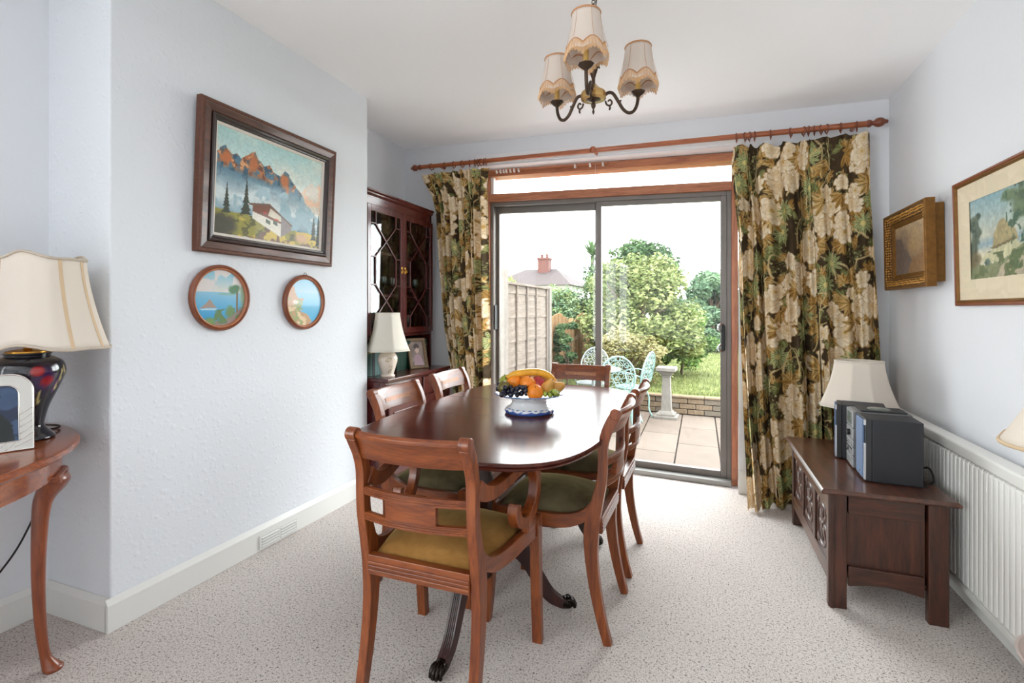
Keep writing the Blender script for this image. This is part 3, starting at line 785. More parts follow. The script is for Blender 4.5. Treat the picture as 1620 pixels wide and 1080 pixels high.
cv.speck((cv.Y > 0.6).astype(float), (214, 208, 206), 0.55, 4, 5, 61)
sea = (cv.Y < 0.60).astype(float); t = np.clip(cv.Y / 0.6, 0, 1)[..., None]
cv.a = np.where(sea[..., None] > 0, np.array((24, 138, 200)) * (1 - t) + np.array((140, 190, 214)) * t, cv.a)
cv.ell(0.62, 0.57, 0.22, 0.03, (132, 176, 172), 0.4, 0.3, 62)
cv.poly([(0.10, 0.32), (0.20, 0.38), (0.29, 0.48), (0.33, 0.44), (0.42, 0.33)], (164, 144, 132), 0.03, 63); cv.poly([(0.08, 0.31), (0.45, 0.32), (0.4, 0.29), (0.15, 0.29)], (170, 206, 222))
cv.poly([(0.35, 0.0), (0.42, 0.10), (0.62, 0.14), (0.78, 0.22), (1, 0.38), (1, 0)], (150, 126, 120), 0.06, 64); cv.speck((cv.Y < 0.25 + 0.1 * cv.X).astype(float) * (cv.X > 0.3), (98, 128, 84), 0.5, 12, 12, 65)
cv.ell(0.30, 0.09, 0.14, 0.10, (120, 148, 88), 0.5, 0.5, 66); cv.poly([(0.80, 0.25), (0.81, 0.7), (0.84, 0.7), (0.85, 0.25)], (120, 108, 84)); cv.ell(0.77, 0.66, 0.13, 0.10, (84, 126, 92), 0.4, 0.7, 67); cv.ell(0.95, 0.55, 0.09, 0.28, (150, 176, 150), 0.5, 0.6, 68); cv.ell(0.68, 0.26, 0.10, 0.14, (104, 136, 84), 0.5, 0.6, 69)
round_pic('round picture of a rocky islet in blue sea, below the left of the chalet painting', (-2.066, 1.672, 1.258), cv)
cv = Canvas(100, 100); cv.grad(0.5, (196, 208, 216), 1.0, (120, 184, 214))
t = np.clip(cv.Y / 0.72, 0, 1)[..., None]
cv.a = np.where((cv.Y < 0.70)[..., None], np.array((54, 168, 222)) * (1 - t) + np.array((150, 196, 220)) * t, cv.a)
cv.poly([(0, 1.0), (0.10, 0.80), (0.2, 0.82), (0.24, 0.70), (0.30, 0.60), (0.50, 0.57), (0.42, 0.52), (0.24, 0.50), (0.3, 0.38), (0.4, 0.30), (0.62, 0.22), (0.72, 0.10), (0.6, 0), (0, 0)], (190, 150, 118), 0.05, 71)
cv.speck((cv.X < 0.45).astype(float) * (cv.Y < 0.6), (150, 160, 110), 0.47, 10, 10, 72); cv.speck((cv.Y < 0.4).astype(float) * (cv.X < 0.7) * (cv.Y < 0.7 - cv.X), (222, 196, 160), 0.5, 12, 12, 73); cv.ell(0.25, 0.50, 0.10, 0.05, (230, 214, 200), 0.5, 0.3, 74)
round_pic('round picture of a sandy cliff beside blue sea, with hanging hook on top', (-2.066, 2.190, 1.246), cv, hook=True)

# ---- gilt framed dark landscape on the right wall
pg = thing('gilt_painting', 'small dim landscape painting in a deep ornate gilt frame', 'painting')
w, h = 0.545, 0.405
hang(pg, 'R', (1.038, 3.062, 1.514), R(1.0))
MB().box(-w / 2 + 0.022, w / 2 - 0.022, -h / 2 + 0.022, h / 2 - 0.022, 0.0, 0.045).build('frame_box', 'frame_gold_flat', pg, bevel=0.002)
frame_ring(w, h, [(0, 0.040), (0, 0.078), (0.006, 0.084), (0.012, 0.080)]).build('frame_edge', 'frame_gold_flat', pg, bevel=0.001)
fo = frame_ring(w - 0.022, h - 0.022, [(0, 0.045), (0, 0.080), (0.014, 0.076), (0.040, 0.062), (0.046, 0.056)]).build('carved_slope', 'frame_gold', pg, bevel=0.001)
frame_ring(w - 0.11, h - 0.11, [(0, 0.045), (0, 0.058), (0.006, 0.060), (0.012, 0.056), (0.024, 0.050)]).build('frame_inner', 'frame_gold_flat', pg, bevel=0.001)
orn = MB(); g = random.Random(8)
for (ax, L_, o_) in (('x', w, h / 2 - 0.034), ('x', w, -h / 2 + 0.034), ('y', h, w / 2 - 0.034), ('y', h, -w / 2 + 0.034)):
    n_ = int((L_ - 0.07) / 0.0135)
    for k in range(n_ + 1):
        t = -L_ / 2 + 0.035 + (L_ - 0.07) * k / n_
        for j in (-1, 0, 1):
            q_ = o_ + j * 0.0105 + g.uniform(-.002, .002); z_ = 0.069 + 0.007 * (abs(q_) - abs(o_)) / 0.0105
            orn.ell((t, q_, z_) if ax == 'x' else (q_, t, z_), (0.0062 * g.uniform(.7, 1.2), 0.0062 * g.uniform(.7, 1.2), 0.005), 6, 4)
orn.build('carved_ornament', 'gilt_relief', pg, smooth=True)['kind'] = 'stuff'
cv = Canvas(90, 70); cv.grad(0.0, (112, 86, 66), 1.0, (176, 152, 120))
cv.ell(0.30, 0.45, 0.5, 0.5, (128, 112, 100), 0.9, 0.4, 81); cv.ell(0.62, 0.55, 0.3, 0.35, (170, 140, 98), 0.9, 0.4, 82); cv.poly([(0, 0), (0, 0.72), (0.2, 0.75), (0.4, 0.45), (0.55, 0.3), (0.6, 0)], (106, 92, 84), 0.1, 83); cv.poly([(0.4, 0), (0.6, 0.32), (1, 0.42), (1, 0)], (138, 104, 70), 0.1, 84)
cv.a *= (0.85 + 0.3 * cv.noise(20, 26, 3, 85))[..., None]
canvas_plane('canvas', cv, w - 0.135, h - 0.135, 0.050, 'oil_paint', pg)

# ---- watercolour of a wooded bay
pw_ = thing('watercolour_print', 'watercolour of a wooded bay with cream mount in a thin brown frame', 'picture')
w, h = 0.74, 0.520
hang(pw_, 'R', (1.037, 2.312, 1.479), R(1.2))
frame_ring(w, h, [(0, 0), (0, 0.016), (0.004, 0.020), (0.010, 0.020), (0.014, 0.016)]).build('frame', 'frame_copper', pw_, bevel=0.001)
frame_ring(w - 0.027, h - 0.027, [(0, 0), (0, 0.017), (0.005, 0.019), (0.010, 0.013), (0.012, 0.006)]).build('gilt_slip', 'frame_gold_flat', pw_, bevel=0.0008)
iw, ih = 0.50, 0.315
m = MB(); o_, i_ = [(-w / 2 + .02, -h / 2 + .02), (w / 2 - .02, -h / 2 + .02), (w / 2 - .02, h / 2 - .02), (-w / 2 + .02, h / 2 - .02)], [(-iw / 2, -ih / 2 + .004), (iw / 2, -ih / 2 + .004), (iw / 2, ih / 2 + .004), (-iw / 2, ih / 2 + .004)]
m.add([(*p, 0.009) for p in o_] + [(*p, 0.009) for p in i_], [(k, (k + 1) % 4, 4 + (k + 1) % 4, 4 + k) for k in range(4)]).build('mount', 'mount_cream', pw_)
cv = Canvas(140, 90); cv.grad(0.4, (226, 218, 196), 1.0, (150, 186, 200))
cv.blend(np.clip(1 - np.abs(cv.Y - 0.42) / 0.10, 0, 1) * (cv.X > 0.1), (150, 178, 196))
cv.poly([(0.32, 0.36), (0.34, 0.52), (0.40, 0.64), (0.47, 0.67), (0.53, 0.60), (0.62, 0.50), (0.66, 0.40)], (184, 166, 124), 0.03, 91); cv.poly([(0.28, 0.36), (0.62, 0.43), (0.62, 0.37), (0.34, 0.33)], (130, 116, 84))
cv.poly([(0.14, 0.24), (0.3, 0.33), (0.62, 0.40), (0.7, 0.3), (0.5, 0.22), (0.3, 0.18)], (214, 208, 170), 0.02, 92)
cv.poly([(0, 0), (0, 0.22), (0.2, 0.18), (0.45, 0.2), (0.7, 0.34), (1, 0.45), (1, 0)], (134, 140, 104), 0.05, 93); cv.poly([(0.35, 0), (0.42, 0.13), (0.55, 0.2), (0.75, 0.2), (0.95, 0)], (196, 180, 156), 0.04, 94)
cv.speck((cv.Y < 0.3).astype(float), (96, 112, 72), 0.54, 10, 14, 95)
for (x, y, rx, ry) in ((0.06, 0.68, 0.08, 0.13), (0.10, 0.55, 0.07, 0.14), (0.05, 0.42, 0.07, 0.16), (0.12, 0.78, 0.05, 0.05)): cv.ell(x, y, rx, ry, (66, 92, 84), 0.35, 0.7, int(x * 99))
cv.ell(0.05, 0.25, 0.12, 0.14, (118, 104, 78), 0.6, 0.5, 97); cv.ell(0.24, 0.20, 0.05, 0.05, (84, 110, 106), 0.4, 0.5, 98)
for (x, y, rx, ry) in ((0.75, 0.85, 0.24, 0.16), (0.9, 0.7, 0.18, 0.2), (0.66, 0.72, 0.09, 0.14), (0.85, 0.5, 0.16, 0.2), (0.55, 0.9, 0.12, 0.08)): cv.ell(x, y, rx, ry, (104, 128, 98), 0.5, 0.8, int(y * 99))
cv.speck((cv.X > 0.5).astype(float) * (cv.Y > 0.35), (70, 100, 84), 0.55, 12, 16, 99)
cv.ell(0.27, 0.315, 0.025, 0.012, (70, 80, 86), 0.4)
cv.a *= (0.86 + 0.28 * cv.noise(26, 40, 3, 88))[..., None]
canvas_plane('watercolour', cv, iw + 0.006, ih + 0.006, 0.006, 'print_behind_glass', pw_)
bpy.data.objects['watercolour'].location.y = 0.004
MB().box(-w / 2 + .012, w / 2 - .012, -h / 2 + .012, h / 2 - .012, 0.0125, 0.0135).build('glazing', 'pane_glass', pw_)

# ================================================================== FURNITURE ALONG THE WALLS
def lathe_s(prof, n=5): return catmull(prof, n)
def painted_lathe(name, prof, seg, fn, mat, parent, wav=None):
    P = catmull(prof, 5)
    m = MB().lathe(P, seg, wav=wav)
    o = m.build(name, mat, parent, smooth=True)
    V = np.array([v.co[:] for v in o.data.vertices])
    th = np.arctan2(V[:, 1], V[:, 0]); z = V[:, 2]; z0, z1 = z.min(), z.max()
    paint_attr(o, fn(th, (z - z0) / (z1 - z0), V))
    return o
def angd(a, b): return np.abs((a - b + PI) % (2 * PI) - PI)
def blob(col, d, c, soft=0.25):
    m = np.clip((1 - d) / soft, 0, 1)[:, None]; return col * (1 - m) + np.asarray(c, float) * m
def shade_ring(shape, s, z, n=96):
    """shape(angle) -> radius"""
    return [(s * shape(2 * PI * k / n) * math.cos(2 * PI * k / n), s * shape(2 * PI * k / n) * math.sin(2 * PI * k / n), z(2 * PI * k / n) if callable(z) else z) for k in range(n)]
def polyshape(nside, rot=0.0, soft=0.12):
    def f(a):
        x = ((a - rot) % (2 * PI / nside)) - PI / nside
        r = math.cos(PI / nside) / math.cos(x)
        return r * (1 - soft) + soft
    return f
def bell(t, r0, r1): return r0 + (r1 - r0) * (t ** 1.75 * 0.75 + 0.25 * t)      # t 0 top .. 1 bottom

fabric_shade('shade_cream', (243, 235, 224), 0.35)
fabric_shade('shade_white', (246, 242, 232), 0.35)
plain('braid', (190, 178, 162), 0.8, bump=0.5, bscale=300)
plain('seam_tan', (206, 180, 146), 0.7)
plain('bulb_white', (250, 248, 240), 0.3)
plain('black_cord', (24, 22, 22), 0.6)
wood('console_wood', (118, 52, 20), (160, 84, 38), 'y', 8, 0.25, 0.5)
wood('console_wood_z', (104, 42, 18), (142, 70, 32), 'z', 8, 0.28, 0.45)
wood('cabinet_wood', (62, 20, 20), (92, 34, 32), 'z', 9, 0.25, 0.5)
wood('cabinet_wood_y', (62, 20, 20), (92, 34, 32), 'y', 9, 0.25, 0.5)
plain('cabinet_inside', (48, 30, 26), 0.6)
wood('oak_dark', (50, 25, 16), (82, 44, 28), 'z', 10, 0.38, 0.25)
wood('oak_dark_y', (60, 34, 23), (96, 57, 39), 'y', 10, 0.32, 0.35)
wood('oak_dark_x', (50, 25, 16), (82, 44, 28), 'x', 10, 0.38, 0.25)

# ---- half-moon console table in the near alcove
ct = thing('half_moon_table', 'polished half-moon side table on a tall cabriole leg in the left alcove', 'table', (-2.428, 0.485, 0))
def halfmoon(r, n=48): return [(r * math.cos(-PI / 2 + PI * k / n), r * math.sin(-PI / 2 + PI * k / n)) for k in range(n + 1)]
secs = [[(x, y, z) for x, y in halfmoon(r)] for r, z in ((0.710, 0.728), (0.724, 0.731), (0.732, 0.738), (0.732, 0.746), (0.728, 0.752), (0.722, 0.7548), (0.712, 0.755), (0.67, 0.755))]
MB().loft(secs).build('table_top', 'console_wood', ct, smooth=25)
secs = [[(x, y, z) for x, y in halfmoon(r)] for r, z in ((0.680, 0.650), (0.684, 0.652), (0.684, 0.728))]
MB().loft(secs).build('apron', 'console_wood', ct, smooth=35)
leg = None
for ang in (53, 0, -53):
    if leg is None:
        prof = [(0.022, 0.655, 0.044), (0.030, 0.635, 0.046), (0.026, 0.61, 0.038), (0.004, 0.56, 0.026), (-0.004, 0.45, 0.021), (-0.006, 0.30, 0.018), (0.000, 0.15, 0.0155), (0.010, 0.06, 0.0145), (0.022, 0.025, 0.022), (0.030, 0.010, 0.028), (0.030, 0.0, 0.024)]
        P = catmull(prof, 5); secs = []
        for (dx, z, r) in P:
            secs.append([(0.640 + dx + r * math.cos(2 * PI * k / 16), r * (1.0 if z < 0.58 else 1.0 + (z - 0.58) * 3) * math.sin(2 * PI * k / 16), z) for k in range(16)])
        leg = o = MB().loft(secs).build('leg', 'console_wood_z', ct, smooth=50)
        ear = MB().box(0.635, 0.702, -0.075, 0.075, 0.628, 0.664)
        ear.v = [(x, y * (1.0 if z > 0.64 else 0.72), z) for x, y, z in ear.v]
        er = ear.build('knee_block', 'console_wood_z', leg, bevel=0.012)
    else: o = clone(leg, ct)
    o.rotation_euler = (0, 0, R(ang))

# ---- lamp on the half-moon table
la = thing('table_lamp', 'table lamp with dark fruit painted vase and wide cream panelled shade, on half-moon table', 'lamp', (-2.180, 1.026, 0.7555))
def vase_paint(th, t, V):
    th = th - 0.62; n = len(th); col = np.tile(np.array((16, 15, 26.0)), (n, 1))
    col = blob(col, np.hypot(angd(th, -0.62) / 0.55, (t - 0.70) / 0.22), (58, 34, 78), 0.6)
    for (a, tt, ra, rt, c) in ((-0.82, 0.80, 0.22, 0.065, (168, 30, 34)), (-0.52, 0.68, 0.24, 0.07, (150, 20, 36)), (-2.6, 0.74, 0.3, 0.08, (150, 24, 34)), (1.2, 0.7, 0.3, 0.08, (150, 24, 34)), (-0.12, 0.60, 0.12, 0.10, (92, 44, 98))):
        col = blob(col, np.hypot(angd(th, a) / ra, (t - tt) / rt), c, 0.3)
    for (a, tt, ra, rt, sl) in ((-0.66, 0.50, 0.10, 0.09, 0.4), (0.02, 0.72, 0.10, 0.10, -0.6), (-0.05, 0.62, 0.08, 0.06, 0.3), (0.15, 0.78, 0.07, 0.08, -0.5), (-0.95, 0.48, 0.08, 0.08, 0.4)):
        d = np.hypot((angd(th, a) + (t - tt) * sl) / ra, (t - tt) / rt); d2 = np.hypot((angd(th, a + 0.06) + (t - tt) * sl) / ra, (t - tt - 0.02) / rt)
        col = blob(col, np.where(d2 < 0.72, 2, d), (188, 172, 110), 0.25)
    return col
painted_lathe('vase', [(0.070, 0), (0.072, 0.006), (0.064, 0.018), (0.046, 0.040), (0.044, 0.060), (0.056, 0.11), (0.078, 0.165), (0.097, 0.215), (0.101, 0.240), (0.092, 0.268), (0.070, 0.282), (0.060, 0.288), (0.064, 0.297), (0.058, 0.300)], 96, vase_paint, 'glazed_ceramic', la)
MB().lathe([(0.058, 0.298), (0.058, 0.304), (0.040, 0.310), (0.012, 0.313), (0.010, 0.322), (0.016, 0.326), (0.016, 0.332), (0.010, 0.336), (0.011, 0.40), (0.006, 0.405)], 24).build('brass_cap', 'brass', la, smooth=45)
MB().lathe([(0.004, 0.40), (0.018, 0.42), (0.026, 0.45), (0.018, 0.48), (0.0, 0.488)], 16).build('bulb', 'bulb_white', la, smooth=True)
def lshape(a):      # rectangular with cut, scooped corners
    c, s = abs(math.cos(a)), abs(math.sin(a))
    return 1.0 / (c ** 4 + (s / 0.60) ** 4) ** 0.25 * (1 - 0.05 * math.exp(-((math.atan2(s / 0.6, c) - PI / 4) / 0.16) ** 2))
def lz(base, amp): return lambda a: base + amp * math.cos(4 * a + PI) + 0.5 * amp * math.cos(8 * a)
sh = MB(); secs = []
for i in range(15):
    t = i / 14; secs.append(shade_ring(lshape, bell(t, 0.168, 0.238), lz(0.625 - 0.305 * t, 0.009), 128))
sh.loft(secs, cap=False); so = sh.build('shade', 'shade_cream', la, smooth=60, solid=0.002)
so.rotation_euler = (0, 0, R(14))
for nm, s, z in (('braid_trim', 0.169, 0.625), ('braid_trim', 0.240, 0.320)):
    b_ = MB().tube(shade_ring(lshape, s, lz(z, 0.009), 128), 0.0048, 8, closed=True).build(nm, 'braid', so, smooth=True)
for k in range(8):
    a = R(22.5 + 45 * k + (10 if k % 2 else -10)); st = []
    for i in range(15):
        t = i / 14; r = bell(t, 0.168, 0.238) * lshape(a) + 0.0012; z = lz(0.625 - 0.305 * t, 0.009)(a)
        st.append([((r) * math.cos(a + da / r), (r) * math.sin(a + da / r), z) for da in (-0.006, 0.006)])
    m = MB()
    m.add([p for q in st for p in q], [(2 * i, 2 * i + 1, 2 * i + 3, 2 * i + 2) for i in range(14)]); m.build('panel_seam', 'seam_tan', so, solid=0.0012)
cdp = catmull([(-0.06, 0.03, 0.012), (-0.05, 0.10, 0.010), (-0.10, 0.14, 0.008), (-0.19, 0.12, 0.006), (-0.228, 0.13, -0.02), (-0.232, 0.14, -0.15), (-0.234, 0.155, -0.27), (-0.238, 0.10, -0.42), (-0.236, 0.03, -0.52), (-0.23, -0.08, -0.62)], 12)
MB().tube(cdp, 0.0035, 6).build('twisted_cord', 'black_cord', la, smooth=True)

# ---- silver photo frame on the half-moon table
plain('silver', (214, 210, 204), 0.22, metal=0.9, var=0.05)
plain('silver_satin', (206, 204, 198), 0.45, metal=0.6)
plain('frame_back', (50, 36, 30), 0.7)
pf = thing('photo_frame', 'silver arched photo frame with a graduation portrait, on half-moon table', 'photo frame', (-2.055, 0.90, 0.7552))
def arch(w, h, r, n=10):
    pts = [(-w / 2, 0), (w / 2, 0), (w / 2, h - r)]
    pts += [(w / 2 - r + r * math.cos(PI / 2 * k / n), h - r + r * math.sin(PI / 2 * k / n)) for k in range(1, n + 1)]
    pts += [(-w / 2 + r - r * math.sin(PI / 2 * k / n), h - r + r * math.cos(PI / 2 * k / n)) for k in range(0, n + 1)]
    return pts
TIL = Matrix.Rotation(R(-13), 4, 'X')
def tilt(m): m.map(lambda p: tuple(TIL @ Vector(p))); return m
FW, FH = 0.225, 0.245
MO = arch(FW, FH, 0.055); MI = [(x, y + 0.030) for x, y in arch(FW - 0.07, FH - 0.066, 0.030)]
secs = [[(x, d, z) for x, z in MO] for d in (0.012,)] + [[(x, -0.004, z) for x, z in MO]] + [[(x * 0.985, -0.007, z * 0.985 + 0.001) for x, z in MO]] + [[(x, -0.006, z) for x, z in MI]] + [[(x, 0.002, z) for x, z in MI]]
tilt(MB().loft(secs, cap=False)).build('frame', 'silver_satin', pf, smooth=30)
tilt(MB().tube([(x * 0.985, -0.006, z * 0.985 + 0.002) for x, z in MO], 0.003, 8, closed=True).tube([(x, -0.006, z) for x, z in MI], 0.002, 8, closed=True)).build('beaded_edge', 'silver', pf, smooth=True)
ln = MB()
for k in range(6):
    z = 0.012 + 0.020 * k
    ln.tube([(FW / 2 - 0.034 - 0.012 * max(0, 1 - k), -0.007, z), (FW / 2 - 0.004, -0.007, z + 0.020)], 0.0011, 6)
    if k < 4: ln.tube([(-0.02 + 0.022 * k, -0.007, 0.004), (0.004 + 0.022 * k, -0.007, 0.028)], 0.0011, 6)
for k in range(3): ln.tube([(-FW / 2 + 0.004 + 0.02 * k, -0.007, FH - 0.045 + 0.008 * k), (-FW / 2 + 0.03 + 0.02 * k, -0.007, FH - 0.03 + 0.01 * k)], 0.0011, 6)
tilt(ln).build('engraved_lines', 'silver', pf, smooth=True)['kind'] = 'stuff'
tilt(MB().prism([(x * 0.97, z * 0.97 + 0.002) for x, z in MO], 0.004, 0.012, 'y')).build('back_board', 'frame_back', pf)
tilt(MB().box(-0.03, 0.03, 0.012, 0.016, 0.0, 0.15)).build('strut', 'frame_back', pf).rotation_euler = (R(-13), 0, 0)
cv = Canvas(60, 84, (48, 70, 104)); cv.blend(cv.noise(4, 4, 4, 101) * 0.8, (84, 108, 142)); cv.speck(np.ones_like(cv.X), (30, 44, 72), 0.55, 4, 4, 102)
cv.poly([(0.14, 0), (0.16, 0.36), (0.28, 0.50), (0.42, 0.56), (0.60, 0.56), (0.76, 0.48), (0.90, 0.30), (0.92, 0)], (18, 26, 26), 0.02, 103)
cv.poly([(0.46, 0.60), (0.50, 0.40), (0.56, 0.60)], (226, 226, 230)); cv.ell(0.50, 0.70, 0.105, 0.115, (190, 138, 116), 0.2)
cv.poly([(0.26, 0.80), (0.52, 0.90), (0.76, 0.80), (0.62, 0.755), (0.42, 0.755)], (16, 16, 20)); cv.ell(0.58, 0.12, 0.10, 0.05, (196, 140, 118), 0.3); cv.poly([(0.38, 0.14), (0.56, 0.16), (0.56, 0.26), (0.40, 0.25)], (150, 158, 170))
ph = canvas_plane('photograph', cv, FW - 0.066, FH - 0.062, 0, 'photo_print', pf)
ph.matrix_local = TIL @ Matrix.Translation((0, 0.001, FH / 2 - 0.003)) @ Matrix.Rotation(PI / 2, 4, 'X')
pf.rotation_euler = (0, 0, R(67.7)); pf.location = (-2.056, 0.861, 0.7552)

# ---- glazed display cabinet in the far alcove
dc = thing('display_cabinet', 'dark red mahogany display cabinet with astragal glazed doors in the far alcove', 'cabinet', (-2.43, 2.795, 0))
CW = 0.885; XB, XU = 0.50, 0.32         # base depth and upper depth (local x from wall), local y along the wall
MB().box(0, XB - 0.02, 0.0, CW, 0.0, 0.72).build('base_carcase', 'cabinet_wood', dc, bevel=0.003)
MB().box(0, XB + 0.002, -0.004, CW + 0.002, 0.72, 0.745).build('base_top', 'cabinet_wood_y', dc, bevel=0.006, bseg=3)
for k in range(2):
    y0 = 0.02 + k * (CW / 2); y1 = y0 + CW / 2 - 0.03
    d = MB().box(XB - 0.02, XB - 0.002, y0, y1, 0.585, 0.705).build('drawer', 'cabinet_wood_y', dc, bevel=0.004)
    MB().lathe([(0.004, 0), (0.004, 0.012), (0.012, 0.018), (0.010, 0.024), (0, 0.026)], 14, (0, 0, 0), Matrix.Translation((XB - 0.002, (y0 + y1) / 2, 0.645)) @ Matrix.Rotation(PI / 2, 4, 'Y')).build('knob', 'brass', d, smooth=50)
    d = MB().box(XB - 0.02, XB - 0.002, y0, y1, 0.06, 0.565)
    d = d.build('base_door', 'cabinet_wood', dc, bevel=0.003)
    MB().box(XB - 0.003, XB + 0.003, y0 + 0.05, y1 - 0.05, 0.11, 0.515).build('raised_panel', 'cabinet_wood', d, bevel=0.005)
MB().box(0, XB - 0.008, 0.002, CW - 0.002, 0.0, 0.055).build('plinth', 'cabinet_wood_y', dc, bevel=0.003)
for y in (0.0, CW - 0.02): MB().box(0, XU, y, y + 0.02, 0.745, 1.99).build('side_panel', 'cabinet_wood', dc, bevel=0.002)
MB().box(0, 0.012, 0.02, CW - 0.02, 0.745, 1.99).build('back_panel', 'cabinet_inside', dc)
for z in (1.005, 1.30, 1.60): MB().box(0.012, XU - 0.025 if z > 1.1 else XU, 0.02, CW - 0.02, z, z + 0.02).build('shelf', 'cabinet_wood_y', dc, bevel=0.001)
MB().box(0, XU, 0, CW, 1.93, 1.99).build('frieze', 'cabinet_wood_y', dc, bevel=0.002)
MB().prism([(0, 1.99), (XU + 0.004, 1.99), (XU + 0.012, 2.002), (XU + 0.012, 2.010), (XU + 0.022, 2.020), (XU + 0.022, 2.030), (0, 2.030)], -0.006, CW + 0.004, 'y').build('cornice', 'cabinet_wood_y', dc, bevel=0.001)
for k in range(2):
    y0 = 0.006 + k * (CW / 2 - 0.004); y1 = y0 + CW / 2 - 0.008; st = 0.038; z0, z1 = 1.03, 1.925
    dm = MB().box(XU - 0.004, XU + 0.016, y0, y0 + st, z0, z1).box(XU - 0.004, XU + 0.016, y1 - st, y1, z0, z1)
    dm.box(XU - 0.004, XU + 0.016, y0 + st, y1 - st, z0, z0 + 0.042).box(XU - 0.004, XU + 0.016, y0 + st, y1 - st, z1 - 0.042, z1)
    d = dm.build('glazed_door', 'cabinet_wood', dc, bevel=0.002)
    MB().box(XU + 0.003, XU + 0.006, y0 + st, y1 - st, z0 + 0.04, z1 - 0.04).build('pane', 'cabinet_glass', d)
    gw, gh = y1 - y0 - 2 * st, z1 - z0 - 0.084
    def q(u, v): return (XU + 0.010, y0 + st + u * gw, z0 + 0.042 + v * gh)
    segs = [((.16, 1), (.16, .90)), ((0, .90), (.16, .90)), ((.84, 1), (.84, .90)), ((1, .90), (.84, .90)),
            ((.16, .90), (.84, .62)), ((.84, .90), (.16, .62)), ((0, .62), (.16, .62)), ((1, .62), (.84, .62)), ((.16, .62), (.16, .38)), ((.84, .62), (.84, .38)),
            ((0, .38), (.16, .38)), ((1, .38), (.84, .38)), ((.16, .38), (.84, .10)), ((.84, .38), (.16, .10)), ((0, .10), (.16, .10)), ((1, .10), (.84, .10)), ((.16, .10), (.16, 0)), ((.84, .10), (.84, 0))]
    for a, b in segs:
        pa_, pb_ = Vector(q(*a)), Vector(q(*b)); dv = (pb_ - pa_); L = dv.length
        ang = math.atan2(dv.z, dv.y)
        mt_ = Matrix.Translation((pa_ + pb_) / 2) @ Matrix.Rotation(ang, 4, 'X')
        MB().cbox((0, 0, 0), (0.010, L + 0.006, 0.0085), mt_).build('glazing_bar', 'cabinet_wood', d, bevel=0.001)
    yh = y1 - 0.020 if k == 0 else y0 + 0.020
    hm = MB()
    for zz in (0.016, 0.0, -0.016): hm.ell((XU + 0.017, yh, 1.50 + zz), (0.003, 0.011 if zz == 0 else 0.014, 0.012), 12, 8)
    hm.tube(catmull([(XU + 0.018, yh - 0.010, 1.508), (XU + 0.030, yh - 0.006, 1.488), (XU + 0.030, yh + 0.006, 1.488), (XU + 0.018, yh + 0.010, 1.508)], 5), 0.003, 8)
    hm.build('door_handle', 'brass', d, smooth=True)

# books on the open shelf of the cabinet
plain('book_teal', (74, 106, 104), 0.6, var=0.15); plain('book_green', (16, 58, 44), 0.5, var=0.15); plain('book_pages', (220, 208, 180), 0.9); plain('book_gilt', (180, 150, 80), 0.4, metal=0.6); plain('book_dark', (28, 30, 32), 0.6)
def book(label, y, t, h, d, mat, grp):
    b = thing('book', label, 'book', (-2.43 + 0.30 - d, y, 0.7452), 0, grp)
    MB().box(0.004, d - 0.004, 0.003, t - 0.003, 0.002, h - 0.003).build('pages', 'book_pages', b)
    MB().box(0, d, 0, 0.003, 0, h).box(0, d, t - 0.003, t, 0, h).box(d - 0.003, d, 0.003, t - 0.003, 0, h).build('cover', mat, b, bevel=0.001)
    MB().box(d - 0.001, d + 0.0008, 0.002, t - 0.002, h * 0.78, h * 0.80).build('gilt_band', 'book_gilt', b)
y = 2.82; ordn = ['first', 'second', 'third', 'fourth', 'fifth', 'sixth', 'seventh', 'eighth', 'ninth', 'tenth']
for i in range(7):
    book('%s teal bound book from the near end of the cabinet shelf' % ordn[i], y, 0.027, 0.205, 0.15, 'book_teal' if i % 2 == 0 else ('book_teal' if i != 3 else 'book_dark'), 'books on the cabinet shelf'); y += 0.0275
y = 3.20
for i in range(10):
    book('%s dark green bound book, in the row behind the small photo frame' % ordn[i], y, 0.044, 0.222 + 0.004 * (i % 3), 0.17, 'book_green', 'books on the cabinet shelf'); y += 0.0445

# glassware inside the cabinet
glass('clear_glass', (236, 240, 240), 0.10, 0.02)
gproto = None
gi = 0
for z, ys, nm in ((1.3205, (0.10, 0.19, 0.28, 0.36, 0.54, 0.63, 0.72, 0.80), 'middle'), (1.0255, (0.12, 0.24, 0.34, 0.54, 0.62, 0.70, 0.78), 'lowest')):
    for j, yy in enumerate(ys):
        lb = 'stemmed drinking glass on the %s cabinet shelf, %s from the chimney breast' % (nm, ordn[j])
        if gproto is None:
            g = thing('wine_glass', lb, 'glass', group='glasses inside the display cabinet')
            MB().lathe([(0.028, 0.0), (0.028, 0.003), (0.006, 0.008), (0.004, 0.05)], 16).build('stem', 'clear_glass', g, smooth=45)
            MB().lathe([(0.004, 0.05), (0.022, 0.062), (0.032, 0.085), (0.034, 0.11), (0.031, 0.135), (0.029, 0.135), (0.032, 0.11), (0.030, 0.087), (0.020, 0.066), (0.0, 0.058)], 16).build('bowl', 'clear_glass', g, smooth=45)
            gproto = g
        else: g = clone(gproto, label=lb)
        g.location = (-2.43 + 0.16 + 0.05 * (gi % 2), 2.795 + yy, z); gi += 1

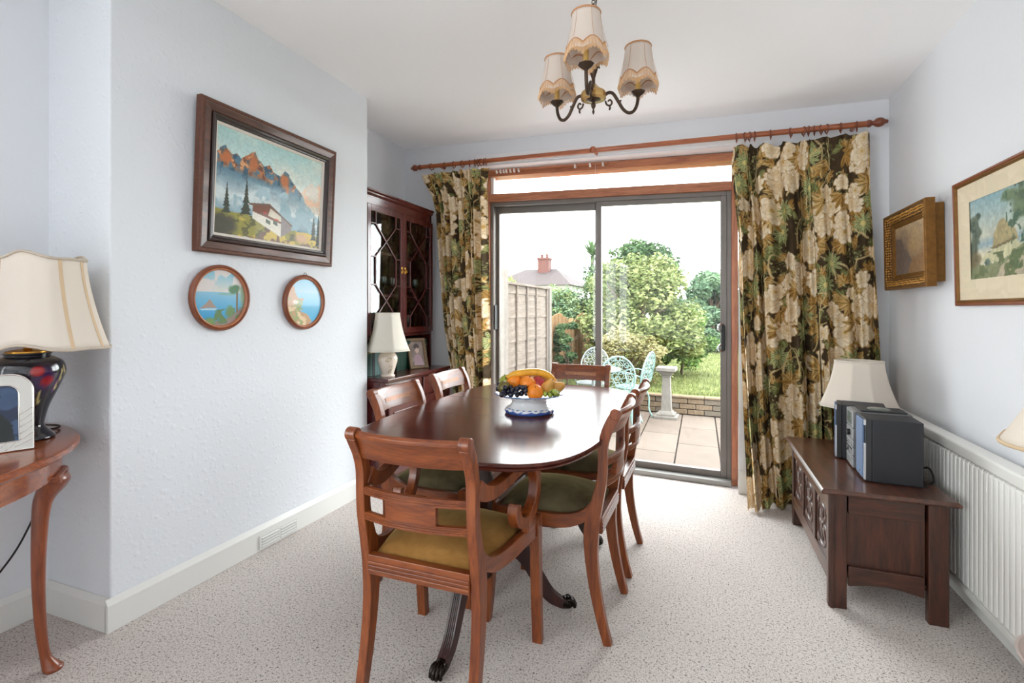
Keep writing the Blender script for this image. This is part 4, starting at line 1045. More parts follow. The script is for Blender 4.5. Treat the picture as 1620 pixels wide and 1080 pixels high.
# ---- lamp and small photo frame on the cabinet base
lb_ = thing('table_lamp', 'small lamp with cream leaf painted urn base and white bell shade, on display cabinet', 'lamp', (-2.015, 2.915, 0.7455))
def urn_paint(th, t, V):
    n = len(th); col = np.tile(np.array((226, 214, 198.0)), (n, 1))
    fa = -0.62
    for (a, tt, ra, rt, sl) in ((fa - 0.25, 0.66, 0.34, 0.075, 0.9), (fa + 0.1, 0.38, 0.3, 0.06, -1.2), (fa - 0.05, 0.22, 0.3, 0.06, 0.8), (fa + 0.4, 0.68, 0.12, 0.04, 0.0)):
        d = np.hypot(((th - a)) / ra, (t - tt - (th - a) * 0.12 * sl) / rt)
        col = blob(col, np.where(d < 0.62, 3, d), (122, 110, 74), 0.3); col = blob(col, d / 0.55, (196, 184, 150), 0.6)
    return col
painted_lathe('urn', [(0.048, 0), (0.050, 0.004), (0.050, 0.012), (0.042, 0.018), (0.046, 0.035), (0.058, 0.075), (0.067, 0.110), (0.066, 0.135), (0.054, 0.158), (0.036, 0.168), (0.030, 0.174), (0.030, 0.184)], 72, urn_paint, 'glazed_ceramic', lb_)
MB().lathe([(0.012, 0.182), (0.012, 0.24), (0.02, 0.27), (0.026, 0.30), (0.016, 0.33), (0, 0.335)], 16).build('bulb_holder', 'bulb_white', lb_, smooth=True)
hexs = polyshape(6, R(20), 0.35)
secs = [shade_ring(hexs, bell(i / 12, 0.084, 0.152), 0.437 - 0.258 * i / 12, 72) for i in range(13)]
so = MB().loft(secs, cap=False).build('shade', 'shade_white', lb_, smooth=60, solid=0.002)
for s, z in ((0.0848, 0.437), (0.1528, 0.179)): MB().tube(shade_ring(hexs, s, z, 72), 0.0028, 6, closed=True).build('shade_piping', 'shade_white', so, smooth=True)
MB().tube(catmull([(-0.03, -0.03, 0.01), (-0.06, -0.06, 0.006), (-0.12, -0.095, 0.005), (-0.20, -0.10, 0.005)], 6), 0.0025, 6).build('cord', 'black_cord', lb_, smooth=True)
plain('frame_ornate', (120, 100, 78), 0.4, metal=0.5, var=0.5, vscale=120, bump=1.0, bscale=140, bdist=0.004)
p2 = thing('small_photo_frame', 'small ornate bronze photo frame leaning on the display cabinet beside the lamp', 'photo frame', (-2.055, 3.40, 0.7455))
TIL2 = Matrix.Rotation(R(-16), 4, 'X')
def tilt2(m): m.map(lambda p: tuple(TIL2 @ Vector(p))); return m
fr_ = MB(); prof = [(0, 0.010), (0, -0.004), (0.004, -0.008), (0.020, -0.006), (0.026, -0.002), (0.028, 0.002)]
W2, H2 = 0.165, 0.245
rings = [[(-W2 / 2 + i, d, i), (W2 / 2 - i, d, i), (W2 / 2 - i, d, H2 - i), (-W2 / 2 + i, d, H2 - i)] for i, d in prof]
fr_.loft(rings, cap=False); tilt2(fr_).build('frame', 'frame_ornate', p2, bevel=0.001)
tilt2(MB().box(-W2 / 2 + 0.01, W2 / 2 - 0.01, 0.003, 0.010, 0.01, H2 - 0.01)).build('back_board', 'frame_back', p2)
MB().box(-0.02, 0.02, 0.062, 0.066, 0.0, 0.17).map(lambda p: (p[0], p[1] - 0.02 * p[2] / 0.17 + 0.012, p[2])).build('strut', 'frame_back', p2)
cv = Canvas(40, 60, (108, 92, 84)); cv.blend(cv.noise(4, 4, 3, 111), (160, 146, 138)); cv.ell(0.5, 0.66, 0.2, 0.17, (196, 170, 156), 0.3); cv.ell(0.48, 0.78, 0.24, 0.14, (62, 48, 44), 0.3, 0.2, 3); cv.ell(0.5, 0.62, 0.15, 0.13, (200, 172, 158), 0.3); cv.poly([(0.15, 0), (0.25, 0.38), (0.5, 0.5), (0.78, 0.38), (0.9, 0)], (168, 140, 150), 0.05, 5)
ph = canvas_plane('photograph', cv, W2 - 0.05, H2 - 0.05, 0, 'photo_print', p2)
ph.matrix_local = TIL2 @ Matrix.Translation((0, 0.0015, H2 / 2)) @ Matrix.Rotation(PI / 2, 4, 'X')
p2.rotation_euler = (0, 0, R(62))

# ---- carved oak chest
ch_ = thing('blanket_chest', 'dark carved oak blanket chest with panelled end, under the right wall', 'chest', (0.475, 2.335, 0))
CL, CD, CH = 0.87, 0.405, 0.462          # length along y, depth along x, height under lid
for (x, y, sx, sy) in ((0.0, 0.0, 0.075, 0.045), (CD - 0.075, 0.0, 0.075, 0.045), (0.0, CL - 0.045, 0.075, 0.045), (CD - 0.075, CL - 0.045, 0.075, 0.045)):
    MB().box(x + 0.01, x + sx, y + 0.01, y + sy, 0, CH).build('leg', 'oak_dark', ch_, bevel=0.004)
for y0, y1 in ((0.012, 0.042), (CL - 0.042, CL - 0.012)):
    MB().box(0.08, CD - 0.075, y0, y1, 0.385, CH).build('end_rail', 'oak_dark_x', ch_, bevel=0.003)
    ar = [(0.08, 0.175), (0.08, 0.095)] + [(0.08 + (CD - 0.155) * k / 10, 0.095 + 0.018 * math.sin(PI * k / 10)) for k in range(1, 10)] + [(CD - 0.075, 0.095), (CD - 0.075, 0.175)]
    MB().prism(ar, y0, y1, 'y').build('end_rail', 'oak_dark_x', ch_, bevel=0.003)
    MB().box(0.075, CD - 0.07, y0 + 0.017, y1 - 0.006, 0.17, 0.39).build('end_panel', 'oak_dark', ch_)
MB().box(0.003, 0.018, 0.004, 0.012, 0, CH).map(lambda p: (p[0] + 0.012, p[1], p[2])).build('corner_moulding', 'oak_dark', ch_, bevel=0.002)
# front (faces the room, -x): rails, muntins, three carved panels
MB().box(0.012, 0.036, 0.045, CL - 0.045, 0.385, CH).build('front_rail', 'oak_dark_y', ch_, bevel=0.003)
MB().box(0.012, 0.036, 0.045, CL - 0.045, 0.10, 0.165).build('front_rail', 'oak_dark_y', ch_, bevel=0.003)
pwid = (CL - 0.09 - 0.08) / 3
cp_ = None
for k in range(3):
    y0 = 0.045 + k * (pwid + 0.04)
    if k: MB().box(0.012, 0.036, y0 - 0.04, y0, 0.165, 0.385).build('muntin', 'oak_dark', ch_, bevel=0.003)
    pn = MB().box(0.022, 0.032, y0, y0 + pwid, 0.165, 0.385).build('front_panel', 'oak_dark', ch_)
    cvm = MB(); cyy, czz = y0 + pwid / 2, 0.275
    for j in range(8):
        a = 2 * PI * j / 8
        cvm.ell((0.021, cyy + 0.042 * math.cos(a), czz + 0.042 * math.sin(a)), (0.005, 0.034, 0.012), 10, 6, Matrix.Rotation(a, 3, 'X'))
    cvm.tube([(0.021, cyy + 0.088 * math.cos(2 * PI * i / 28), czz + 0.088 * math.sin(2 * PI * i / 28)) for i in range(28)], 0.005, 6, closed=True)
    for sy in (-1, 1):
        for sz in (-1, 1): cvm.ell((0.021, cyy + sy * 0.085, czz + sz * 0.085), (0.005, 0.02, 0.02), 10, 6)
    cvm.ell((0.021, cyy, czz), (0.007, 0.016, 0.016), 10, 6)
    cvm.build('carving', 'oak_dark', pn, smooth=50)
MB().box(CD - 0.03, CD - 0.012, 0.045, CL - 0.045, 0.10, CH).build('back_board', 'oak_dark_y', ch_)
MB().box(0.03, CD - 0.03, 0.03, CL - 0.03, 0.12, 0.14).build('bottom_board', 'oak_dark_y', ch_)
lid = MB(); secs = []
for (i, z) in ((0.012, CH), (0.004, CH + 0.004), (0.0, CH + 0.010), (0.004, CH + 0.016), (0.010, CH + 0.022)):
    secs.append([(-0.022 + i, -0.022 + i, z), (CD + 0.03 - i, -0.022 + i, z), (CD + 0.03 - i, CL + 0.02 - i, z), (-0.022 + i, CL + 0.02 - i, z)])
lid.loft(secs).build('lid', 'oak_dark_y', ch_, bevel=0.001)
CT = CH + 0.0222

# ---- mini hi-fi on the chest
plain('speaker_black', (34, 35, 40), 0.55, bump=0.15, bscale=300); plain('speaker_side', (24, 25, 29), 0.5); plain('speaker_cloth', (96, 116, 148), 0.75, bump=0.2, bscale=500); plain('hifi_silver', (140, 141, 142), 0.4, metal=0.4); plain('hifi_top', (110, 110, 112), 0.45); plain('hifi_screen', (104, 112, 104), 0.2)
plain('chrome_strip', (190, 192, 196), 0.3, metal=0.7)
def speaker(label, loc, rz):
    s = thing('speaker', label, 'speaker', loc, rz, 'hi-fi speakers on the oak chest')
    # local: front faces -x, width along y
    MB().box(0.022, 0.195, -0.074, 0.074, 0.004, 0.262).build('cabinet', 'speaker_black', s, bevel=0.004)
    MB().prism([(0.0, -0.068), (0.0, 0.068), (0.022, 0.074), (0.022, -0.074)], 0.004, 0.262, 'z').build('front_baffle', 'speaker_side', s, bevel=0.003)
    MB().box(-0.008, 0.0, -0.052, 0.064, 0.010, 0.256).build('grille', 'speaker_cloth', s, bevel=0.004)
    MB().box(-0.005, 0.004, -0.068, -0.056, 0.008, 0.160).build('side_strip', 'chrome_strip', s, bevel=0.001)
    MB().box(-0.005, 0.004, -0.068, -0.056, 0.236, 0.258).build('side_strip', 'chrome_strip', s, bevel=0.001)
    MB().ell((-0.009, -0.006, 0.030), (0.001, 0.006, 0.004), 10, 6).build('badge', 'speaker_black', s)
    MB().box(0.03, 0.21, -0.065, -0.05, 0, 0.004).box(0.03, 0.21, 0.05, 0.065, 0, 0.004).build('foot', 'rubber_black', s)
    return s
speaker('black hi-fi speaker with blue grille, nearest on the oak chest', (0.650, 2.545, CT), R(-3))
speaker('black hi-fi speaker with blue grille, behind the music centre', (0.632, 2.890, CT), R(-12))
mc = thing('music_centre', 'slim silver stacked music centre between the two speakers', 'stereo', (0.648, 2.715, CT), R(-4))
MB().box(0.008, 0.215, -0.074, 0.074, 0.006, 0.262).build('case', 'hifi_top', mc, bevel=0.003)
MB().box(0.03, 0.20, -0.062, 0.062, 0.262, 0.268).build('lid', 'speaker_side', mc, bevel=0.002)
MB().lathe([(0.045, 0), (0.042, 0.003), (0, 0.004)], 24, (0.11, 0, 0.268)).build('lid_dome', 'hifi_screen', mc, smooth=45)
for j, (z0, z1) in enumerate(((0.185, 0.260), (0.133, 0.182), (0.100, 0.130), (0.062, 0.097), (0.008, 0.058))):
    f = MB().box(-0.002, 0.010, -0.072, 0.072, z0, z1).build('fascia', 'hifi_silver', mc, bevel=0.003)
    if j == 0: MB().box(-0.004, 0.0, -0.048, 0.040, z0 + 0.014, z1 - 0.010).build('display', 'hifi_screen', f, bevel=0.001)
    elif j == 1: MB().lathe([(0.014, 0), (0.013, 0.012), (0.0, 0.013)], 18, (0, 0, 0), Matrix.Translation((-0.002, -0.01, (z0 + z1) / 2)) @ Matrix.Rotation(-PI / 2, 4, 'Y')).build('volume_knob', 'rubber_black', f, smooth=45)
    else: MB().box(-0.005, 0.0, -0.058, 0.058, z1 - 0.010, z1 - 0.006).box(-0.005, 0.0, -0.050 + 0.07 * (j == 3), -0.030 + 0.07 * (j == 3), z0 + 0.006, z0 + 0.018).build('buttons', 'rubber_black' if j == 3 else 'chrome_strip', f)
MB().box(0.02, 0.20, -0.06, 0.06, 0, 0.006).build('foot', 'rubber_black', mc)
tag(MB().tube(catmull([(0.876, 2.60, CT + 0.045), (0.895, 2.575, CT + 0.055), (0.902, 2.55, CT + 0.03), (0.895, 2.535, CT + 0.006), (0.87, 2.54, CT + 0.0045), (0.872, 2.61, CT + 0.0045)], 6), 0.004, 6).build('speaker_cable', 'black_cord', smooth=True), 'loop of black cable behind the near speaker', 'cable')

# ---- lamp behind the hi-fi
lc = thing('table_lamp', 'lamp with ivory cut-corner shade behind the hi-fi on the oak chest', 'lamp', (0.775, 3.085, CT))
MB().lathe(catmull([(0.055, 0), (0.055, 0.012), (0.03, 0.025), (0.028, 0.04), (0.05, 0.08), (0.055, 0.11), (0.03, 0.15), (0.012, 0.165), (0.011, 0.22)], 4), 28).build('base', 'glazed_cream' if 'glazed_cream' in MATS else 'bulb_white', lc, smooth=True)
def cutsq(a):
    c, s = abs(math.cos(a)), abs(math.sin(a)); n = 6.0
    return min(1.0 / (c ** n + (s / 0.92) ** n) ** (1 / n), 1.22 / (c + s) * 1.0)
secs = [shade_ring(cutsq, bell(i / 12, 0.106, 0.172), 0.452 - 0.240 * i / 12, 96) for i in range(13)]
so = MB().loft(secs, cap=False).build('shade', 'shade_cream', lc, smooth=50, solid=0.002); so.rotation_euler = (0, 0, R(-8))
for s, z in ((0.107, 0.452), (0.173, 0.212)): MB().tube(shade_ring(cutsq, s, z, 96), 0.003, 6, closed=True).build('shade_piping', 'shade_white', so, smooth=True)

# ---- radiator on the right wall
rd = thing('radiator', 'long white fluted panel radiator on the right wall', 'radiator')
RY0, RY1, RZ0, RZ1, RXF = 0.85, 3.32, 0.118, 0.672, 0.952
n = 96; vs = []; step = (RY1 - RY0) / n * 1.0
pts = []
pitch = 0.033
yy = RY0 + 0.02; prof = [(RXF + 0.012, RY0)]
while yy < RY1 - 0.03:
    prof += [(RXF + 0.012, yy), (RXF + 0.002, yy + 0.005), (RXF, yy + 0.012), (RXF, yy + 0.021), (RXF + 0.002, yy + 0.028)]; yy += pitch
prof.append((RXF + 0.012, RY1))
m = MB(); k = len(prof)
zz = [RZ0, RZ0 + 0.018, RZ0 + 0.03, RZ1 - 0.055, RZ1 - 0.042]
for j, z in enumerate(zz):
    f = 1.0 if 2 <= j <= 3 else 0.0
    m.v += [(RXF + 0.012 - (RXF + 0.012 - x) * f, y, z) for x, y in prof]
m.f += [(j * k + i, j * k + i + 1, (j + 1) * k + i + 1, (j + 1) * k + i) for j in range(len(zz) - 1) for i in range(k - 1)]
m.build('front_panel', 'radiator_enamel', rd, smooth=35, solid=0.003)
MB().box(RXF - 0.003, 1.012, RY0 - 0.006, RY1 + 0.006, RZ1 - 0.042, RZ1 + 0.004).build('top_grille', 'radiator_enamel', rd, bevel=0.008, bseg=3)
MB().box(RXF + 0.002, RXF + 0.014, RY0, RY1, RZ0 - 0.010, RZ0 + 0.012).build('bottom_seam', 'radiator_enamel', rd, bevel=0.003)
MB().box(RXF + 0.02, 1.0, RY1 - 0.004, RY1, RZ0, RZ1 - 0.04).build('end_panel', 'radiator_enamel', rd)
MB().box(RXF + 0.05, 1.0, RY0, RY1, RZ0, RZ1 - 0.05).build('back_panel', 'radiator_enamel', rd)
for y in (1.2, 2.2, 3.1): MB().box(1.0, 1.038, y - 0.015, y + 0.015, 0.25, 0.55).build('wall_bracket', 'radiator_enamel', rd)

# ---- air vent in the skirting
av = thing('air_vent', 'white louvred air vent set in the skirting board below the pictures', 'vent', (-2.0535, 2.005, 0.008))
frame = MB().box(0, 0.006, -0.125, 0.125, 0, 0.006).box(0, 0.006, -0.125, 0.125, 0.062, 0.068).box(0, 0.006, -0.125, -0.115, 0.006, 0.062).box(0, 0.006, 0.115, 0.125, 0.006, 0.062).box(0, 0.006, -0.006, 0.006, 0.006, 0.062)
frame.build('vent_frame', 'white_gloss', av, bevel=0.001)
MB().box(0, 0.001, -0.115, 0.115, 0.006, 0.062).build('dark_backing', 'rubber_black', av)
for yc in (-0.0605, 0.0605):
    for k in range(4): MB().cbox((0, 0, 0), (0.010, 0.108, 0.006), Matrix.Translation((0.005, yc, 0.013 + 0.014 * k)) @ Matrix.Rotation(R(35), 4, 'Y')).build('louvre', 'white_gloss', av)

# ---- pedestal table and lamp at the right edge of the picture
st_ = thing('wine_table', 'small round tripod table with raised rim at the right edge', 'table', (0.756, 1.27, 0))
plain('dish_silver', (176, 158, 150), 0.3, metal=0.3, coat=0.3)
MB().lathe([(0.0, 0.485), (0.11, 0.486), (0.135, 0.490), (0.150, 0.500), (0.156, 0.508), (0.161, 0.508), (0.156, 0.494), (0.138, 0.478), (0.05, 0.470), (0, 0.468)], 56).build('dished_top', 'dish_silver', st_, smooth=50)
MB().lathe(catmull([(0.03, 0.47), (0.018, 0.40), (0.030, 0.28), (0.016, 0.18), (0.026, 0.12), (0.02, 0.08), (0, 0.075)], 4), 20).build('column', 'console_wood_z', st_, smooth=50)
for k in range(3): MB().ribbon([(0.0, 0.13, 0.014), (0.07, 0.11, 0.012), (0.13, 0.05, 0.010), (0.17, 0.012, 0.009), (0.19, 0.008, 0.008)], -0.010, 0.010, 5, 'y').build('leg', 'console_wood_z', st_, bevel=0.002).rotation_euler = (0, 0, R(90 + 120 * k))
le = thing('table_lamp', 'lamp with cream flared shade cut off by the right edge of the photo', 'lamp', (0.756, 1.27, 0.4862))
MB().lathe(catmull([(0.06, 0), (0.06, 0.012), (0.035, 0.03), (0.03, 0.06), (0.06, 0.14), (0.07, 0.2), (0.05, 0.27), (0.018, 0.30), (0.014, 0.40)], 4), 28).build('base', 'bulb_white', le, smooth=True)
secs = [shade_ring(lambda a: 1 + 0.03 * math.cos(6 * a), bell(i / 12, 0.09, 0.186), 0.70 - 0.25 * i / 12, 84) for i in range(13)]
so = MB().loft(secs, cap=False).build('shade', 'shade_cream', le, smooth=60, solid=0.002)
MB().tube(shade_ring(lambda a: 1 + 0.03 * math.cos(6 * a), 0.187, 0.450, 84), 0.004, 6, closed=True).build('braid_trim', 'seam_tan', so, smooth=True)

# ================================================================== CHANDELIER
plain('bronze', (74, 58, 46), 0.4, metal=0.7, var=0.2, vscale=60)
plain('gold_brass', (200, 164, 104), 0.25, metal=0.85)
plain('fringe_gold', (216, 174, 128), 0.75, var=0.15, vscale=400)
plain('trim_tan', (188, 138, 98), 0.75)
fabric_shade('shade_ecru', (238, 228, 218), 0.4)
plain('candle_tube', (206, 168, 96), 0.6)
cl_ = thing('chandelier', 'three arm bronze and brass chandelier with fringed cream shades', 'chandelier', (-0.391, 1.937, 1.963))
# local z 0 = tip of the finial
MB().lathe(catmull([(0.0, 0), (0.005, 0.012), (0.003, 0.022), (0.008, 0.032), (0.009, 0.042), (0.006, 0.050), (0.018, 0.056), (0.034, 0.062)], 4), 20).build('finial', 'bronze', cl_, smooth=60)
MB().lathe([(0.034, 0.060), (0.048, 0.062), (0.049, 0.080), (0.046, 0.088), (0.034, 0.096), (0.022, 0.106), (0.012, 0.118), (0.0, 0.120)], 32).build('brass_body', 'gold_brass', cl_, smooth=45)
MB().lathe(catmull([(0.007, 0.115), (0.006, 0.14), (0.011, 0.16), (0.018, 0.185), (0.022, 0.196), (0.010, 0.205), (0.007, 0.23), (0.009, 0.26), (0.006, 0.30), (0.008, 0.36), (0.003, 0.372)], 4), 18, wav=lambda a, z: 1 + 0.12 * math.cos(6 * a)).build('stem', 'bronze', cl_, smooth=60)
lv = MB()
for k in range(6):
    a = 2 * PI * k / 6; lv.ribbon([(0.010, 0.188, 0.004), (0.020, 0.198, 0.007), (0.030, 0.200, 0.005), (0.036, 0.192, 0.001)], -0.002, 0.002, 4, 'y')
    nn_ = len(lv.v) - (4 * 13) ; seg = lv.v[nn_:]
    lv.v[nn_:] = [tuple(Matrix.Rotation(a, 3, 'Z') @ Vector(p)) for p in seg]
lv.build('leaf_collar', 'bronze', cl_, smooth=50)
zc_top = ceil_z(-0.391) - 1.963
ch = MB()
z = 0.366; k = 0
while z < zc_top - 0.03:
    pts = [(0.006 * math.cos(2 * PI * i / 12), 0, 0.011 * math.sin(2 * PI * i / 12)) for i in range(12)]
    if k % 2: pts = [(0, p[0], p[2]) for p in pts]
    ch.tube([(p[0], p[1], p[2] + z + 0.009) for p in pts], 0.0018, 6, closed=True); z += 0.0165; k += 1
ch.build('chain', 'bronze', cl_, smooth=True)
MB().tube(catmull([(0.008, 0.004, zc_top - 0.01), (0.012, 0.006, zc_top - 0.08), (0.007, 0.004, 0.40), (0.014, 0.0, 0.36), (0.004, 0, 0.33)], 8), 0.0022, 6).build('flex', 'black_cord', cl_, smooth=True)
MB().lathe([(0.0, zc_top - 0.002), (0.045, zc_top - 0.003), (0.040, zc_top - 0.018), (0.012, zc_top - 0.035), (0, zc_top - 0.036)], 28).build('ceiling_rose', 'gold_brass', cl_, smooth=45)
base_dir = math.atan2(-0.9356, 0.353)            # from the centre towards the camera
arm0 = None
for i, off in enumerate((-17, 103, -137)):
    if arm0 is None:
        arm = MB().tube(catmull([(0.040, 0, 0.072), (0.060, 0, 0.092), (0.082, 0, 0.092), (0.104, 0, 0.064), (0.126, 0, 0.034), (0.150, 0, 0.022), (0.172, 0, 0.032), (0.186, 0, 0.060), (0.190, 0, 0.092)], 6), 0.0065, 10)
        arm.tube(catmull([(0.050, 0, 0.060), (0.056, 0, 0.046), (0.070, 0, 0.044), (0.078, 0, 0.056), (0.070, 0, 0.066), (0.062, 0, 0.060)], 5), 0.0036, 8)
        arm.tube(catmull([(0.066, 0, 0.044), (0.070, 0, 0.034), (0.066, 0, 0.026)], 4), [0.0036] * 8 + [0.001], 8)
        arm.tube(catmull([(0.104, 0, 0.064), (0.112, 0, 0.062), (0.116, 0, 0.070)], 4), [0.0036] * 8 + [0.001], 8)
        ao = arm.build('arm', 'bronze', cl_, smooth=True)
        dp = MB().lathe([(0.006, 0.086), (0.010, 0.092), (0.018, 0.097), (0.026, 0.106), (0.028, 0.109), (0.022, 0.104), (0.012, 0.106), (0.0, 0.108)], 24, (0.190, 0, 0), wav=lambda a, z: 1 + 0.06 * math.cos(8 * a)).build('drip_pan', 'bronze', ao, smooth=50)
        MB().lathe([(0.010, 0.106), (0.010, 0.165), (0.007, 0.17), (0.012, 0.185), (0.014, 0.205), (0.008, 0.24), (0, 0.25)], 16, (0.190, 0, 0)).build('candle_lamp', 'candle_tube', ao, smooth=45)
        def zlow(a): return 0.136 + 0.010 * abs(math.sin(3 * a)) - 0.004
        def rr_(t): return 0.049 + (0.076 - 0.049) * (0.35 * t + 0.65 * t ** 1.9)
        secs = []; N = 72
        for j in range(13):
            t = j / 12; secs.append([(0.190 + rr_(t) * math.cos(2 * PI * k / N), rr_(t) * math.sin(2 * PI * k / N), 0.287 + (zlow(2 * PI * k / N) - 0.287) * t) for k in range(N)])
        sh_ = MB().loft(secs, cap=False).build('shade', 'shade_ecru', ao, smooth=60, solid=0.0015)
        MB().tube([(0.190 + 0.0495 * math.cos(2 * PI * k / N), 0.0495 * math.sin(2 * PI * k / N), 0.287) for k in range(N)], 0.0038, 6, closed=True).build('top_trim', 'trim_tan', sh_, smooth=True)
        def zt(a): return zlow(a) + 0.020 + 0.014 * abs(math.sin(3 * a))
        def rz_(z): return rr_(min(1, max(0, (0.287 - z) / (0.287 - 0.134)))) + 0.0015
        MB().tube([(0.190 + rz_(zt(2 * PI * k / N)) * math.cos(2 * PI * k / N), rz_(zt(2 * PI * k / N)) * math.sin(2 * PI * k / N), zt(2 * PI * k / N)) for k in range(N)], 0.0026, 6, closed=True).build('scalloped_braid', 'trim_tan', sh_, smooth=True)
        fg = MB(); NF = 170
        for k in range(NF):
            a = 2 * PI * (k + 0.3 * math.sin(k * 12.9)) / NF; zt_ = zt(a); zb = zt_ - 0.042 - 0.006 * (math.sin(k * 7.7) * 0.5 + 0.5)
            r0, r1 = rz_(zt_), max(rz_(zt_) + 0.004, rz_(zb)) + 0.002; w = 0.0011
            ca_, sa_ = math.cos(a), math.sin(a)
            fg.add([(0.190 + r0 * ca_ - w * sa_, r0 * sa_ + w * ca_, zt_), (0.190 + r0 * ca_ + w * sa_, r0 * sa_ - w * ca_, zt_), (0.190 + r1 * ca_ + w * sa_, r1 * sa_ - w * ca_, zb), (0.190 + r1 * ca_ - w * sa_, r1 * sa_ + w * ca_, zb),
                    (0.190 + (r0 + .0012) * ca_, (r0 + .0012) * sa_, zt_), (0.190 + (r1 + .0012) * ca_, (r1 + .0012) * sa_, zb)], [(0, 1, 2, 3), (0, 4, 5, 3), (4, 1, 2, 5)])
        fo_ = fg.build('fringe', 'fringe_gold', sh_); fo_['kind'] = 'stuff'
        for k in range(6):
            a = R(30 + 60 * k); MB().tube([(0.190 + (rr_(t) + 0.0008) * math.cos(a), (rr_(t) + 0.0008) * math.sin(a), 0.287 + (0.16 - 0.287) * t) for t in [q / 8 for q in range(9)]], 0.0006, 5).build('panel_seam', 'trim_tan', sh_)
        arm0 = ao
    else: ao = clone(arm0, cl_)
    ao.rotation_euler = (0, 0, base_dir + R(off))

# ================================================================== FRUIT BOWL
fb = thing('fruit_bowl', 'blue and white scalloped pedestal fruit bowl on the dining table', 'bowl', (-0.722, 2.14, 0.7405))
def bowl_paint(th, t, V):
    n = len(th); col = np.tile(np.array((236, 238, 240.0)), (n, 1)); z = V[:, 2]; r = np.hypot(V[:, 0], V[:, 1])
    zig = 0.014 + 0.007 * np.abs(((th * 16 / PI) % 2) - 1)
    m = ((z < zig) & (z > 0.003)); col[m] = (50, 84, 158)
    m2 = (z < 0.026) & (z > 0.022); col[m2 & (((th * 24 / PI) % 2) < 1)] = (70, 110, 170)
    m3 = (r > 0.147) ; col[m3] = (112, 140, 186); m4 = (r > 0.138) & (r < 0.147) & (((th * 18 / PI) % 2) < 1); col[m4] = (90, 124, 180)
    return col
painted_lathe('bowl', [(0.098, 0), (0.108, 0.003), (0.112, 0.012), (0.108, 0.022), (0.094, 0.030), (0.084, 0.040), (0.080, 0.052), (0.088, 0.063), (0.118, 0.073), (0.147, 0.083), (0.154, 0.087), (0.152, 0.090), (0.140, 0.086), (0.110, 0.078), (0.06, 0.070), (0.0, 0.068)], 144, bowl_paint, 'glazed_ceramic', fb, wav=lambda a, z: 1 + (0.022 * math.cos(18 * a) if z > 0.077 else (0.012 * math.cos(18 * a) if z < 0.028 else 0)))
plain('orange_peel', (236, 134, 22), 0.4, var=0.12, vscale=30, bump=0.5, bscale=260, bdist=0.002, coat=0.15)
plain('banana_skin', (226, 164, 42), 0.45, var=0.12, vscale=40, coat=0.1)
plain('banana_tip', (70, 50, 26), 0.7)
plain('apple_red', (176, 36, 44), 0.3, var=0.35, vscale=30, coat=0.3)
plain('apple_green', (150, 158, 58), 0.35, var=0.2, vscale=20, coat=0.2)
plain('pear_skin', (214, 158, 76), 0.45, var=0.22, vscale=25)
plain('plum_skin', (104, 92, 34), 0.35, var=0.35, vscale=25, coat=0.2)
plain('grape_black', (24, 26, 44), 0.35, var=0.3, vscale=60, coat=0.2)
plain('grape_green', (150, 164, 66), 0.25, var=0.15, vscale=40, coat=0.2)
plain('fruit_stalk', (84, 62, 32), 0.8)
FRr, FFw = Vector((0.9356, 0.353, 0)), Vector((-0.353, 0.9356, 0))
FC = Vector((-0.722, 2.14, 0.7405))
def fp(dx, dy, z): return FC + FRr * dx + FFw * dy + Vector((0, 0, z - 0.012))
def fruit(name, label, cat, dx, dy, z, prof, mat, tilt_=(0, 0), seg=22, grp='fruit in the blue and white bowl', stalk=True):
    f = thing(name, label, cat, fp(dx, dy, z), 0, grp); f.rotation_euler = (R(tilt_[0]), R(tilt_[1]), R(30))
    MB().lathe(catmull(prof, 4), seg).build('skin', mat, f, smooth=True)
    zt = max(p[1] for p in prof)
    if stalk: MB().tube([(0, 0, zt - 0.006), (0.002, 0, zt + 0.006)], 0.0018, 6).build('stalk', 'fruit_stalk', f)
    return f
def sph(r, k=0.95): return [(0.0, -r * k), (r * 0.5, -r * k * 0.87), (r * 0.87, -r * k * 0.5), (r, 0), (r * 0.87, r * k * 0.5), (r * 0.5, r * k * 0.85), (r * 0.14, r * k * 0.95), (0.0, r * k * 0.93)]
fruit('orange', 'orange resting highest in the bowl, below the bananas', 'orange', -0.010, -0.045, 0.148, sph(0.036), 'orange_peel', (20, 10))
fruit('orange', 'orange at the front rim of the bowl', 'orange', 0.020, -0.098, 0.118, sph(0.036), 'orange_peel', (40, -10))
fruit('orange', 'orange at the back left of the bowl behind the dark grapes', 'orange', -0.068, -0.005, 0.148, sph(0.036), 'orange_peel', (-10, 10))
fruit('apple', 'red apple tucked behind the top orange', 'apple', 0.038, -0.010, 0.142, sph(0.037, 0.9), 'apple_red', (15, 15))
fruit('apple', 'green apple under the left end of the bananas', 'apple', -0.105, 0.030, 0.146, sph(0.035, 0.9), 'apple_green', (10, -20))
pear = [(0.0, -0.030), (0.018, -0.028), (0.029, -0.012), (0.030, 0.004), (0.022, 0.024), (0.014, 0.042), (0.006, 0.050), (0.0, 0.050)]
fruit('pear', 'speckled yellow pear right of the red apple', 'pear', 0.078, -0.055, 0.130, pear, 'pear_skin', (35, 20))
fruit('pear', 'yellow pear at the right end of the bowl', 'pear', 0.113, -0.020, 0.122, pear, 'pear_skin', (30, 60))
fruit('plum', 'mottled green plum at the left of the bowl', 'plum', -0.112, -0.055, 0.128, sph(0.031, 1.1), 'plum_skin', (10, -20))
